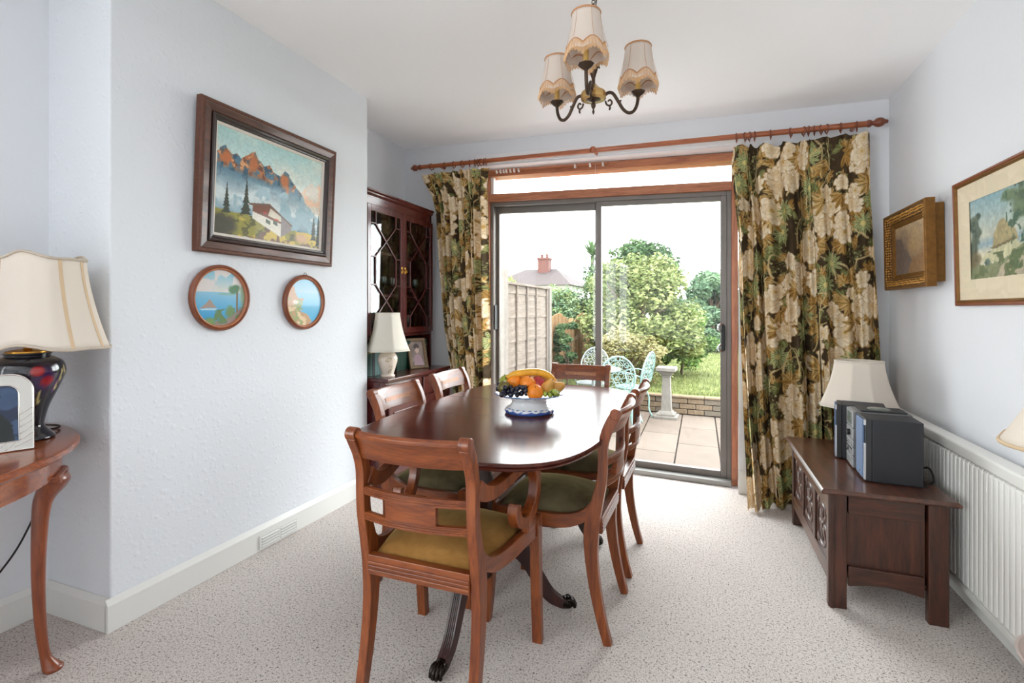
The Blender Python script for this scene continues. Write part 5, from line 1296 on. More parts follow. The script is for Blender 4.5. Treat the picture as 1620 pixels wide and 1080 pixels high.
for j, (dy, dz_, L0, L1, lb) in enumerate(((0.005, 0.0, -0.105, 0.125, 'long ripe banana lying across the top of the fruit'), (0.046, -0.010, -0.085, 0.110, 'banana tucked behind the front banana'))):
    bn = thing('banana', lb, 'banana', fp(0, dy, 0.165 + dz_), 0, 'fruit in the blue and white bowl')
    pts = catmull([tuple(FRr * x + FFw * (0.02 * math.sin(x * 10)) + Vector((0, 0, z))) for x, z in ((L0, 0.004), (L0 * 0.75, 0.014), (L0 * 0.3, 0.024), (L1 * 0.25, 0.026), (L1 * 0.6, 0.014), (L1 * 0.85, -0.010), (L1, -0.034))], 5)
    n_ = len(pts); rs = [0.018 * min(1, 0.35 + 3.2 * min(i, n_ - 1 - i) / n_) for i in range(n_)]
    MB().tube(pts, rs, 7).build('skin', 'banana_skin', bn, smooth=True)
    e = Vector(pts[-1]); d = (e - Vector(pts[-3])).normalized(); MB().tube([tuple(e), tuple(e + d * 0.020)], [0.0062, 0.005], 7).build('stalk', 'banana_tip', bn)
    e = Vector(pts[0]); d = (e - Vector(pts[2])).normalized(); MB().tube([tuple(e), tuple(e + d * 0.006)], [0.0062, 0.003], 7).build('tip', 'banana_tip', bn)
def bunch(label, c, ext, n, r, mat, seed):
    b = thing('grape_bunch', label, 'grapes', fp(*c), 0, 'fruit in the blue and white bowl'); g = random.Random(seed); proto = None; pts = []
    while len(pts) < n:
        p = FRr * g.uniform(-1, 1) * ext[0] + FFw * g.uniform(-1, 1) * ext[1] + Vector((0, 0, g.uniform(-1, 1) * ext[2]))
        if all((p - q).length > r * 1.5 for q in pts) or g.random() < 0.01: pts.append(p)
    for p in pts:
        if proto is None: o = proto = MB().ell((0, 0, 0), (r, r, r * 1.15), 10, 8).build('grape', mat, b, smooth=True)
        else: o = proto.copy(); COL.objects.link(o)
        o.location = p; o.rotation_euler = (g.random() * 3, g.random() * 3, 0)
    MB().tube([(0, 0, 0), tuple(FRr * ext[0] * 0.6 + Vector((0, 0, 0.02)))], 0.002, 6).build('stalk', 'fruit_stalk', b)
bunch('bunch of black grapes spilling over the left front of the bowl', (-0.066, -0.085, 0.122), (0.058, 0.028, 0.018), 26, 0.0115, 'grape_black', 3)
bunch('few black grapes at the far left rim of the bowl', (-0.128, -0.015, 0.128), (0.018, 0.030, 0.016), 9, 0.0110, 'grape_black', 5)
bunch('bunch of green grapes at the right front of the bowl', (0.082, -0.088, 0.112), (0.036, 0.022, 0.010), 14, 0.0105, 'grape_green', 4)

# ================================================================== FLORAL CURTAINS
attr_mat('floral_linen', 0.9, bump=0.12, bscale=900, spec=0.15, trans=0.10)
def floral(nx, ny, wm, hm, seed):
    """flat fabric wm x hm metres painted with big cream blooms, gold and green leaves and pale twigs on a dark brown ground"""
    g = np.random.default_rng(seed)
    X, Y = np.meshgrid(np.linspace(0, wm, nx), np.linspace(0, hm, ny))
    a = np.zeros((ny, nx, 3)); a[:] = (70, 57, 40)
    a += (vnoise(ny, nx, hm * 30, wm * 30, 2, seed)[..., None] - 0.5) * 14
    dx, dy = wm / (nx - 1), hm / (ny - 1)
    def win(cx, cy, r):
        x0, x1 = max(0, int((cx - r) / dx)), min(nx, int((cx + r) / dx) + 2); y0, y1 = max(0, int((cy - r) / dy)), min(ny, int((cy + r) / dy) + 2)
        return slice(y0, y1), slice(x0, x1)
    def put(sl, m, c):
        m = np.clip(m, 0, 1)[..., None]; a[sl] = a[sl] * (1 - m) + np.asarray(c, float) * m
    def leaf(cx, cy, L, w, ang, c1, c2):
        sl = win(cx, cy, L); x, y = X[sl] - cx, Y[sl] - cy
        if x.size == 0: return
        u = (x * math.cos(ang) + y * math.sin(ang)) / L; v = (-x * math.sin(ang) + y * math.cos(ang)) / w
        prof = np.clip(1 - (2 * u - 1) ** 2, 0, 1) ** 0.7 * (u > 0) * (u < 1)
        m = np.clip((prof - np.abs(v)) / 0.2, 0, 1); put(sl, m, c1); put(sl, m * (v > 0) * 0.8, c2); put(sl, m * (np.abs(v) < 0.12), (92, 74, 40))
    def spray(cx, cy, n, L, ang0, cols):
        for k in range(n):
            an = ang0 + (k - (n - 1) / 2) * 0.55 + g.normal() * 0.1; c = cols[g.integers(len(cols))]
            leaf(cx, cy, L * (0.8 + 0.4 * g.random()), L * 0.20, an, c, [v * 0.86 for v in c])
    def twig(cx, cy, L, ang):
        n = 30; px, py = cx, cy
        for k in range(n):
            ang += g.normal() * 0.22; px += math.cos(ang) * L / n; py += math.sin(ang) * L / n
            r = 0.0065 * (1 - 0.5 * k / n); sl = win(px, py, r * 2.2); x, y = X[sl] - px, Y[sl] - py
            if x.size: put(sl, np.clip((r - np.hypot(x, y)) / 0.003 + 0.5, 0, 1), (206, 184, 134))
    def fern(cx, cy, r):
        for k in range(46):
            an = g.uniform(0, 2 * PI); d = r * math.sqrt(g.random()); leaf(cx + d * math.cos(an), cy + d * math.sin(an), 0.022, 0.0045, g.uniform(0, 2 * PI), (124, 124, 84), (98, 102, 66))
        for k in range(10):
            an = g.uniform(0, 2 * PI); d = r * math.sqrt(g.random()); px, py = cx + d * math.cos(an), cy + d * math.sin(an); sl = win(px, py, 0.008); x, y = X[sl] - px, Y[sl] - py
            if x.size: put(sl, (np.hypot(x, y) < 0.006).astype(float), (176, 170, 120))
    JN = vnoise(ny, nx, hm * 26, wm * 26, 3, seed + 5) - 0.5
    JN2 = vnoise(ny, nx, hm * 60, wm * 60, 2, seed + 6) - 0.5
    def bloom(cx, cy, r):
        ph = g.uniform(0, 2 * PI); np_ = int(g.integers(5, 8))
        sl = win(cx, cy, r * 1.35); x, y = X[sl] - cx, Y[sl] - cy
        if x.size == 0: return
        jn, jn2 = JN[sl], JN2[sl]
        el = g.uniform(0.75, 1.0); an = g.uniform(0, PI)
        xr = x * math.cos(an) + y * math.sin(an); yr = (-x * math.sin(an) + y * math.cos(an)) / el
        d = np.hypot(xr, yr) / r + jn * 0.42 + jn2 * 0.16; th = np.arctan2(yr, xr) + ph + jn * 0.8
        for lay, (s, tw) in enumerate(((1.0, 0), (0.70, 0.5), (0.44, 1.1), (0.24, 1.6))):
            edge = s * (0.72 + 0.28 * np.abs(np.cos((th + tw) * np_ / 2)) ** 0.7)
            put(sl, np.clip((edge + 0.03 - d) / 0.04, 0, 1), (186, 148, 98) if lay == 0 else (212, 184, 142))
            put(sl, np.clip((edge - 0.035 - d) / 0.05, 0, 1), (238 - 4 * lay, 224 - 7 * lay, 198 - 12 * lay))
            put(sl, np.clip((edge - 0.05 - d) / 0.05, 0, 1) * np.clip((jn2 - 0.10) / 0.06, 0, 1) * 0.55, (214, 190, 150))
        put(sl, np.clip((0.10 - d) / 0.05, 0, 1), (198, 160, 92))
    def daisy(cx, cy, r):
        for k in range(13): leaf(cx, cy, r, r * 0.13, 2 * PI * k / 13 + g.normal() * 0.06, (176, 180, 126), (150, 160, 108))
        sl = win(cx, cy, r * 0.3); x, y = X[sl] - cx, Y[sl] - cy
        if x.size: put(sl, (np.hypot(x, y) < r * 0.2).astype(float), (214, 200, 130))
    cells = []
    st = 0.165
    for j in range(int(hm / st) + 2):
        for i in range(int(wm / st) + 2): cells.append((i * st + (j % 2) * st / 2 + g.normal() * 0.025, j * st * 0.95 + g.normal() * 0.025, (i * 2 + j * 3) % 5))
    gold = [(196, 158, 96), (206, 172, 112), (176, 134, 72)]; grn = [(134, 138, 88), (112, 120, 72), (158, 160, 106)]
    for (x, y, k) in cells:
        if k in (1, 3): fern(x, y, 0.075)
    for (x, y, k) in cells:
        if k in (1, 2, 4): twig(x - 0.05, y - 0.12, 0.26, g.uniform(0.9, 2.2))
    for (x, y, k) in cells:
        for q in range(4): spray(x + g.normal() * 0.08, y + g.normal() * 0.08, 5, 0.060, g.uniform(0, 2 * PI), grn if q == 1 else gold)
    for (x, y, k) in cells:
        if k in (0, 2):
            for q in range(3): spray(x + g.normal() * 0.05, y + g.normal() * 0.05, 6, 0.085, g.uniform(0, 2 * PI), gold)
            bloom(x, y, 0.086 + 0.016 * g.random()); bloom(x + g.normal() * 0.05, y + 0.075, 0.062)
        elif k == 4: daisy(x, y, 0.082)
        elif k == 3: bloom(x + 0.02, y, 0.062)
    for (x, y, k) in cells:
        if k in (1, 4): twig(x + 0.03, y - 0.10, 0.22, g.uniform(0.9, 2.2))
    return np.clip(a, 0, 255)

def curtain(label, nx, ny, fn, wm, hm, seed):
    U, V = np.meshgrid(np.linspace(0, 1, nx), np.linspace(0, 1, ny))    # v 0 bottom, 1 top
    S, D, Z = fn(U, V)
    vs = np.stack([S, D, Z], -1).reshape(-1, 3)
    idx = np.arange(nx * ny).reshape(ny, nx)
    q = np.stack([idx[:-1, :-1], idx[:-1, 1:], idx[1:, 1:], idx[1:, :-1]], -1).reshape(-1, 4)
    root = thing('curtain', label, 'curtain', group='floral curtains at the patio door'); root.matrix_world = MW
    # header (top pleated band) and drop are separate parts
    cut = int(ny * 0.945)
    art = floral(nx, ny, wm, hm, seed).reshape(-1, 3)
    for nm, r0, r1 in (('drop', 0, cut + 1), ('pleated_header', cut, ny)):
        sub = vs.reshape(ny, nx, 3)[r0:r1].reshape(-1, 3); h = r1 - r0
        ii = np.arange(nx * h).reshape(h, nx); qq = np.stack([ii[:-1, :-1], ii[:-1, 1:], ii[1:, 1:], ii[1:, :-1]], -1).reshape(-1, 4)
        me = bpy.data.meshes.new(nm); me.from_pydata(sub.tolist(), [], qq.tolist()); me.materials.append(MATS['floral_linen']); me.shade_smooth()
        o = bpy.data.objects.new(nm, me); COL.objects.link(o); o.parent = root
        paint_attr(o, art.reshape(ny, nx, 3)[r0:r1].reshape(-1, 3))
    return root
def lerp(v, ks):
    return np.interp(v, [k[0] for k in ks], [k[1] for k in ks])
def right_curtain(U, V):
    zt = PZ(0.21 + 0.74 * U) - 0.055 - 0.018 * np.abs(np.sin(U * 9.5 * PI + 0.4)) - 0.01 * np.sin(U * 5)
    zb = 0.010 + 0.0 * U
    Z = zb + (zt - zb) * V
    l = lerp(V, [(0, 0.285), (0.2, 0.262), (0.5, 0.240), (0.75, 0.228), (0.90, 0.195), (0.95, 0.185), (1, 0.200)]); r = lerp(V, [(0, 0.995), (0.35, 0.985), (0.6, 0.965), (0.85, 0.935), (1, 0.930)])
    W = U + 0.030 * np.sin(2 * PI * 2.3 * U + 1.0) + 0.012 * np.sin(2 * PI * 5.1 * U + 3 * V)
    W = (W - W[:, :1]) / (W[:, -1:] - W[:, :1])
    S = l + (r - l) * W + 0.010 * np.sin(2 * PI * 8.5 * U + 1.2) * (0.6 + 0.4 * V)
    amp = lerp(V, [(0, 0.050), (0.5, 0.048), (0.9, 0.030), (0.945, 0.016), (1, 0.022)])
    ph = 2 * PI * 8.5 * U + 0.9 * np.sin(2 * PI * 1.2 * U) + 0.5 * V
    flat = np.clip((U - 0.62) / 0.15, 0, 1) * np.clip((V - 0.30) / 0.3, 0, 1)      # the outer side hangs flatter
    D = -0.100 + amp * (np.tanh(2.0 * np.sin(ph)) + 0.30 * np.sin(2.3 * ph + 1.0)) * (1 - 0.6 * flat) - 0.01 * V
    D = D - np.clip(1 - U / 0.30, 0, 1) * np.clip((0.10 - V) / 0.10, 0, 1) ** 1.2 * 0.20 - 0.05 * (1 - V) ** 2    # leading hem trails forwards on the carpet
    D = np.minimum(D, -0.030)
    Z = Z + np.clip(1 - U / 0.3, 0, 1) * np.clip((0.03 - V) / 0.03, 0, 1) * 0.012 * np.abs(np.sin(U * 60))
    return S, D, Z
def left_curtain(U, V):
    zt = PZ(-2.2 + 0.6 * U) - 0.050 - 0.012 * np.abs(np.sin(U * 8 * PI)) - 0.012 * np.clip(1 - U / 0.25, 0, 1)
    Z = 0.015 + (zt - 0.015) * V
    l = lerp(V, [(0, -1.89), (0.2, -1.90), (0.3, -1.935), (0.45, -2.0), (0.65, -2.05), (0.86, -2.09), (0.92, -2.13), (0.965, -2.20), (1, -2.235)]); r = lerp(V, [(0, -1.585), (0.3, -1.582), (0.6, -1.592), (0.93, -1.605), (1, -1.590)])
    W = U + 0.03 * np.sin(2 * PI * 1.9 * U + 0.5) + 0.012 * np.sin(2 * PI * 4.1 * U + 2 * V)
    W = (W - W[:, :1]) / (W[:, -1:] - W[:, :1])
    S = l + (r - l) * W + 0.008 * np.sin(2 * PI * 9 * U + 0.6)
    amp = lerp(V, [(0, 0.036), (0.5, 0.036), (0.9, 0.022), (0.945, 0.014), (1, 0.020)])
    ph = 2 * PI * 9 * U + 0.8 * np.sin(2 * PI * 1.1 * U + 1) + 0.5 * V
    D = -0.088 + amp * (np.tanh(2.0 * np.sin(ph)) + 0.3 * np.sin(2.1 * ph + 0.5)) * (0.55 + 0.45 * np.clip(U / 0.3, 0, 1))
    return S, np.minimum(D, -0.028), Z
curtain('long dark floral curtain with cream blooms, right of the patio door', 330, 560, right_curtain, 1.55, 2.30, 11)
curtain('long dark floral curtain with cream blooms, left of the patio door beside the cabinet', 280, 540, left_curtain, 1.35, 2.35, 23)

# ================================================================== THE GARDEN
GZ = -0.30; LZ = -0.045
plain('slab_stone', (88, 78, 70), 0.9, spec=0.2, var=0.12, vscale=4, bump=0.3, bscale=60)
plain('slab_stone_pale', (93, 83, 75), 0.9, spec=0.2, var=0.10, vscale=5, bump=0.3, bscale=60)
plain('patio_mortar', (44, 38, 33), 0.95, spec=0.1)
plain('brick_buff', (104, 90, 74), 0.9, spec=0.1, var=0.25, vscale=30, bump=0.5, bscale=80)
plain('brick_grey', (92, 84, 74), 0.9, spec=0.1, var=0.25, vscale=30, bump=0.5, bscale=80)
plain('lawn_soil', (94, 100, 60), 1.0, spec=0.05, var=0.35, vscale=3, bump=0.5, bscale=60)
plain('concrete', (108, 102, 96), 0.9, spec=0.2, var=0.12, vscale=10, bump=0.3, bscale=80)
wood('fence_grey', (92, 83, 76), (116, 107, 99), 'y', 8, 0.9, 0.0, 0.1)
wood('fence_tan', (98, 75, 52), (124, 99, 72), 'z', 8, 0.9, 0.0, 0.1)
plain('roof_tile', (46, 36, 35), 0.9, var=0.2, vscale=6, bump=0.5, bscale=8, bdist=0.05)
plain('roof_red', (92, 54, 48), 0.9, var=0.2, vscale=6)
plain('chimney_brick', (80, 50, 44), 0.9, var=0.25, vscale=12)
plain('render_white', (150, 146, 140), 0.9)
plain('cast_turquoise', (112, 138, 132), 0.5, var=0.10, vscale=20)
plain('cast_white', (128, 136, 136), 0.5)
plain('pedestal_stone', (102, 97, 91), 0.9, var=0.12, vscale=14, bump=0.4, bscale=70)
plain('bark', (70, 56, 42), 0.95, var=0.3, vscale=20)
attr_mat('leaves', 0.6, spec=0.25, trans=0.22)
def gy(x, y): return y - 0.08 * x           # garden rows run parallel to the house wall

# patio of long slabs
pt = thing('patio', 'pale stone slab patio outside the door', 'patio'); del pt['category']; pt['kind'] = 'structure'
m = MB().box(-2.3, 3.0, 3.88, 8.0, GZ - 0.10, GZ - 0.016); m.v = [(x, gy(x, y), z) for x, y, z in m.v]; m.build('mortar_bed', 'patio_mortar', pt)
sm = {}
def slab(x, y, w, l, mt):
    key = (round(w, 3), round(l, 3), mt)
    if key not in sm:
        q = MB().box(0.007, w - 0.007, 0.007, l - 0.007, -0.05, 0.0); q.v = [(a, gy(a, b), c) for a, b, c in q.v]
        o = q.build('slab', mt, pt, bevel=0.004, bseg=1); sm[key] = o
    else: o = sm[key].copy(); COL.objects.link(o)
    o.location = (x, gy(x, y), GZ)
cwid, clen = 0.432, 0.835
for i in range(-5, 6):
    x = -0.242 + i * cwid; st0 = 7.60 - (0.0 if i % 2 == 0 else 0.42)
    ys = []
    y = st0
    if i % 2: slab(x, 7.18, cwid, 0.42, 'slab_stone_pale')
    k = 0
    while y > 3.95:
        y2 = max(y - clen, 3.90)
        if y - y2 > 0.1: slab(x, y2, cwid, round(y - y2, 3), 'slab_stone' if (i + k) % 3 else 'slab_stone_pale')
        y = y2; k += 1
# door step
tag(MB().box(-1.75, 0.3, 0.30, 0.55, GZ, -0.06).build('door_step', 'concrete', bevel=0.01), 'concrete step below the patio door', 'step').matrix_world = MW

# low retaining wall of bricks
gw_ = thing('garden_wall', 'low buff brick retaining wall between patio and lawn', 'wall', (0, 7.62, GZ), -WALL_A)
MB().box(-2.2, 3.2, 0.012, 0.10, 0, 0.235).build('mortar_core', 'patio_mortar', gw_)
bk = {}
for c in range(3):
    for i in range(24):
        x = -2.2 + i * 0.225 + (0.112 if c % 2 else 0)
        mt = ('brick_buff', 'brick_grey', 'brick_buff')[(i * 7 + c * 3) % 3]
        if mt not in bk: o = bk[mt] = MB().box(0.005, 0.22, 0, 0.10, 0.004, 0.070).build('brick', mt, gw_, bevel=0.004, bseg=1)
        else: o = bk[mt].copy(); COL.objects.link(o)
        o.location = (x, 0.002 * ((i * 5 + c) % 3), c * 0.077)
cp2 = None
for i in range(12):
    if cp2 is None: o = cp2 = MB().box(0.004, 0.446, -0.015, 0.13, 0.232, 0.262).build('coping_stone', 'brick_buff', gw_, bevel=0.006, bseg=1)
    else: o = cp2.copy(); COL.objects.link(o)
    o.location = (-2.2 + i * 0.45, 0, 0)

# lawn
lw = MB().box(-30, 30, 7.70, 60, LZ - 0.3, LZ).build('lawn', 'lawn_soil'); lw['kind'] = 'structure'; lw['label'] = 'mown lawn beyond the low wall'
lw_v = lw.data.vertices
for v in lw_v:
    if v.co.y < 8: v.co.y = gy(v.co.x, 7.74)
g = np.random.default_rng(5); N = 26000
t = g.random(N) ** 1.6; yy = 7.85 + t * 11; xx = g.uniform(-2.3, 2.6, N) ; ang = g.uniform(0, 2 * PI, N); hh = 0.025 + 0.035 * g.random(N)
w = 0.006 + 0.004 * t
yb = yy - 0.08 * np.maximum(xx, 0) + 0.08 * np.maximum(-xx, 0)
v0 = np.stack([xx - w * np.cos(ang), yb - w * np.sin(ang), np.full(N, LZ)], -1); v1 = np.stack([xx + w * np.cos(ang), yb + w * np.sin(ang), np.full(N, LZ)], -1); v2 = np.stack([xx + g.normal(0, 0.015, N), yb + g.normal(0, 0.015, N), LZ + hh], -1)
me = bpy.data.meshes.new('grass'); me.from_pydata(np.stack([v0, v1, v2], 1).reshape(-1, 3).tolist(), [], np.arange(3 * N).reshape(-1, 3).tolist()); me.materials.append(MATS['leaves'])
go = bpy.data.objects.new('grass', me); COL.objects.link(go); go.parent = lw; go['kind'] = 'stuff'
gc = np.array((104, 112, 68.0)) + g.normal(0, 1, (N, 1)) * np.array((16, 14, 8)); paint_attr(go, np.repeat(np.clip(gc, 10, 200), 3, 0))

# lap fence panel with concrete posts
fp_ = thing('lap_fence_panel', 'weathered grey lap fence panel between concrete posts, left of the patio', 'fence', (-2.2, 5.50, GZ))
LP, TP = 1.72, 1.85
bd = None; nb = 17
for k in range(nb):
    if bd is None:
        q = MB(); q.add([(-0.012, 0.0, 0), (0.004, 0.0, 0), (-0.002, 0.0, 0.128), (-0.012, 0.0, 0.128)] + [(-0.012, LP, 0), (0.004, LP, 0), (-0.002, LP, 0.128), (-0.012, LP, 0.128)], [(0, 1, 2, 3), (7, 6, 5, 4), (0, 4, 5, 1), (1, 5, 6, 2), (2, 6, 7, 3), (3, 7, 4, 0)])
        o = bd = q.build('board', 'fence_grey', fp_)
    else: o = bd.copy(); COL.objects.link(o)
    o.location = (0.003 * ((k * 5) % 3), 0.07, 0.08 + k * 0.102)
bt = None
for y in (0.07, 0.44, 0.84, 1.24, LP + 0.04):
    if bt is None: o = bt = MB().box(0.002, 0.032, 0, 0.042, 0.06, TP - 0.03).build('batten', 'fence_grey', fp_, bevel=0.002)
    else: o = bt.copy(); COL.objects.link(o)
    o.location = (0, y, 0)
MB().box(-0.02, 0.045, 0.06, LP + 0.09, TP - 0.03, TP).build('capping', 'fence_grey', fp_, bevel=0.003)
MB().box(-0.03, 0.03, 0.05, LP + 0.09, 0, 0.08).build('gravel_board', 'concrete', fp_)
pp = MB().box(-0.05, 0.06, -0.06, 0.055, 0, 2.0).build('post', 'concrete', fp_, bevel=0.01)
o = MB().box(-0.05, 0.06, LP + 0.095, LP + 0.19, 0, TP + 0.02).build('post', 'concrete', fp_, bevel=0.01)

# lower scalloped fence further down the garden
for pi_ in range(4):
    f2 = thing('scalloped_fence_panel', ('nearest', 'second nearest', 'third nearest', 'farthest')[pi_] + ' tan fence panel with a rounded top edge beside the lawn', 'fence', (-2.28, 7.42 + pi_ * 1.86, LZ - 0.02), 0, 'tan fence panels along the lawn')
    for k in range(15):
        t_ = k / 14; hgt = 1.02 + 0.20 * math.sin(PI * t_)
        MB().prism([(0.03 + k * 0.118, 0.0), (0.03 + k * 0.118 + 0.112, 0.0), (0.03 + k * 0.118 + 0.112, hgt - 0.012), (0.03 + k * 0.118 + 0.056, hgt), (0.03 + k * 0.118, hgt - 0.012)], -0.008, 0.008 + 0.006 * (k % 2), 'x').build('board', 'fence_tan', f2)
    for z in (0.25, 0.85): MB().box(-0.045, -0.009, 0, 1.8, z, z + 0.06).build('rail', 'fence_tan', f2)
    MB().box(-0.05, 0.04, 1.79, 1.86, 0, 1.12).build('post', 'fence_tan', f2, bevel=0.006)

# sundial pedestal
sp = thing('stone_pedestal', 'pale stone sundial pedestal on the patio by the low wall', 'pedestal', (-0.445, 7.34, GZ), R(-4))
MB().box(-0.155, 0.155, -0.155, 0.155, 0, 0.035).build('plinth', 'pedestal_stone', sp, bevel=0.005)
MB().box(-0.120, 0.120, -0.120, 0.120, 0.035, 0.065).build('plinth_step', 'pedestal_stone', sp, bevel=0.005)
def sq(r, z): return [(-r, -r, z), (r, -r, z), (r, r, z), (-r, r, z)]
MB().loft([sq(0.100, 0.065), (sq(0.088, 0.085)), sq(0.070, 0.10), sq(0.066, 0.14), sq(0.052, 0.565), sq(0.058, 0.572), sq(0.058, 0.585)]).build('shaft', 'pedestal_stone', sp, bevel=0.003)
MB().loft([sq(0.058, 0.585), sq(0.075, 0.605), sq(0.100, 0.640), sq(0.128, 0.655), sq(0.132, 0.660), sq(0.132, 0.700), sq(0.126, 0.708)]).build('cap', 'pedestal_stone', sp, bevel=0.004)

# cast metal garden furniture
def garden_chair(label, loc, rz, mat='cast_turquoise'):
    c = thing('garden_chair', label, 'garden chair', loc, rz, 'cast metal garden chairs on the patio')
    # local: front +y, seat at 0.43
    def by(z): return -0.20 - 0.22 * (z - 0.43)
    def half(z):
        t = (z - 0.43) / 0.50; return 0.215 * math.sqrt(max(0.0, 1 - (2 * t - 0.9) ** 2 * 0.82)) if t < 0.95 else 0.215 * math.sqrt(max(0.0, 1 - (2 * t - 0.9) ** 2 * 0.82))
    zs = [0.43 + 0.50 * i / 18 for i in range(19)]
    ring = [(half(z), by(z), z) for z in zs] + [(-half(z), by(z), z) for z in zs[::-1]]
    MB().tube(ring, 0.011, 8, closed=True).build('back_hoop', mat, c, smooth=True)
    lt = MB()
    for k in range(-3, 4):
        pts = []
        for i in range(19):
            z = zs[i]; pts.append((half(z) * (k / 3.6) + 0.018 * math.sin(i * 1.4 + k), by(z), z))
        lt.tube(pts, 0.004, 5)
    for i in range(2, 18, 2):
        z = zs[i]; n_ = 12
        lt.tube([(half(z) * (2 * j / n_ - 1), by(z), z + 0.012 * math.sin(j * 2.1 + i)) for j in range(n_ + 1)], 0.004, 5)
    for i in range(2, 18, 3):
        for k in (-2, 0, 2):
            z = zs[i]; cx = half(z) * k / 3.2
            lt.tube([(cx + 0.030 * math.cos(2 * PI * j / 10), by(z), z + 0.030 * math.sin(2 * PI * j / 10)) for j in range(10)], 0.0042, 5, closed=True)
    lt.build('back_lattice', mat, c, smooth=True)
    seat = MB().tube([(0.21 * math.cos(2 * PI * j / 28), 0.20 * math.sin(2 * PI * j / 28), 0.43) for j in range(28)], 0.012, 8, closed=True)
    for k in range(-4, 5): 
        x = k * 0.045; yl = 0.20 * math.sqrt(1 - (x / 0.21) ** 2); seat.tube([(x, -yl, 0.43), (x, yl, 0.43)], 0.006, 5); seat.tube([(-yl, x, 0.432), (yl, x, 0.432)], 0.006, 5)
    seat.build('seat', mat, c, smooth=True)
    for sx in (-1, 1):
        MB().tube(catmull([(sx * 0.205, by(0.60), 0.60), (sx * 0.24, -0.05, 0.655), (sx * 0.245, 0.12, 0.64), (sx * 0.225, 0.17, 0.58), (sx * 0.19, 0.12, 0.44)], 5), 0.010, 7).build('arm', mat, c, smooth=True)
        MB().tube(catmull([(sx * 0.16, 0.13, 0.43), (sx * 0.20, 0.18, 0.30), (sx * 0.19, 0.18, 0.12), (sx * 0.22, 0.22, 0.0)], 5), 0.012, 7).build('leg', mat, c, smooth=True)
        MB().tube(catmull([(sx * 0.15, -0.14, 0.43), (sx * 0.18, -0.20, 0.28), (sx * 0.18, -0.20, 0.12), (sx * 0.20, -0.25, 0.0)], 5), 0.012, 7).build('leg', mat, c, smooth=True)
    return c
c0 = garden_chair('turquoise cast metal garden chair with its lattice back to the door', (-1.02, 6.55, GZ), R(12))
def gch(label, loc, rz):
    c = clone(c0); c['label'] = label; c.location = loc; c.rotation_euler = (0, 0, rz); return c
gch('turquoise lattice garden chair turned sideways, behind the nearer one', (-0.92, 7.15, GZ), R(75))
gc3 = gch('pale lattice garden chair seen behind the dark door mullion', (-1.52, 7.35, GZ), R(178))
for ch__ in gc3.children:
    ch__.data = ch__.data.copy(); ch__.data.materials[0] = MATS['cast_white']
gt = thing('garden_table', 'white round cast metal garden table between the lattice chairs', 'garden table', (-1.38, 6.82, GZ))
MB().lathe([(0.0, 0.68), (0.36, 0.68), (0.375, 0.69), (0.375, 0.705), (0.36, 0.712), (0, 0.712)], 40).build('table_top', 'cast_white', gt, smooth=40)
MB().lathe(catmull([(0.03, 0.68), (0.02, 0.5), (0.035, 0.35), (0.02, 0.2), (0.04, 0.08)], 4), 16).build('column', 'cast_white', gt, smooth=True)
for k in range(3): MB().tube(catmull([(0.02, 0, 0.14), (0.12, 0, 0.13), (0.2, 0, 0.04), (0.26, 0, 0.012)], 4), 0.012, 7).build('leg', 'cast_white', gt, smooth=True).rotation_euler = (0, 0, R(120 * k))

# trees and shrubs
def foliage(c, rad, n, size, pal, seed, clumps=50, flat=0.0, droop=0.0):
    g = np.random.default_rng(seed)
    d = g.normal(size=(clumps, 3)); d /= np.linalg.norm(d, axis=1, keepdims=True); d[:, 2] = np.where(d[:, 2] < -0.6, -d[:, 2], d[:, 2])
    cc = d * (0.62 + 0.36 * g.random((clumps, 1))) * np.array(rad)
    cr = (0.20 + 0.16 * g.random(clumps)) * min(rad)
    k = g.integers(0, clumps, n)
    off = g.normal(size=(n, 3)); off /= np.linalg.norm(off, axis=1, keepdims=True)
    P = np.array(c) + cc[k] + off * (cr[k] * (0.35 + 0.65 * g.random(n) ** 0.5))[:, None] * np.array((1.25, 1.25, 0.9))
    a = g.normal(size=(n, 3)); a[:, 2] = a[:, 2] * 0.5 - droop; a /= np.linalg.norm(a, axis=1, keepdims=True)
    nn = off + g.normal(size=(n, 3)) * 0.5 + np.array((0, 0, 0.6)); b = np.cross(nn, a); b /= np.linalg.norm(b, axis=1, keepdims=True) + 1e-9
    L = (size * (0.7 + 0.6 * g.random(n)))[:, None]
    up = np.cross(a, b) * 0.12 * L
    v = np.stack([P - a * L * 0.5, P + b * L * 0.24 + up, P + a * L * 0.5, P - b * L * 0.24 + up], 1).reshape(-1, 3)
    me = bpy.data.meshes.new('foliage'); f = np.arange(4 * n).reshape(-1, 4); me.from_pydata(v.tolist(), [], f.tolist()); me.materials.append(MATS['leaves'])
    pal = np.array(pal, float); ck = g.random(clumps); t = np.clip(ck[k] * 0.6 + g.random(n) * 0.4, 0, 0.999) * (len(pal) - 1); i0 = t.astype(int); fr = (t - i0)[:, None]
    col = pal[i0] * (1 - fr) + pal[np.minimum(i0 + 1, len(pal) - 1)] * fr
    o = bpy.data.objects.new('foliage', me); COL.objects.link(o); paint_attr(o, np.repeat(col, 4, 0)); o['kind'] = 'stuff'
    return o
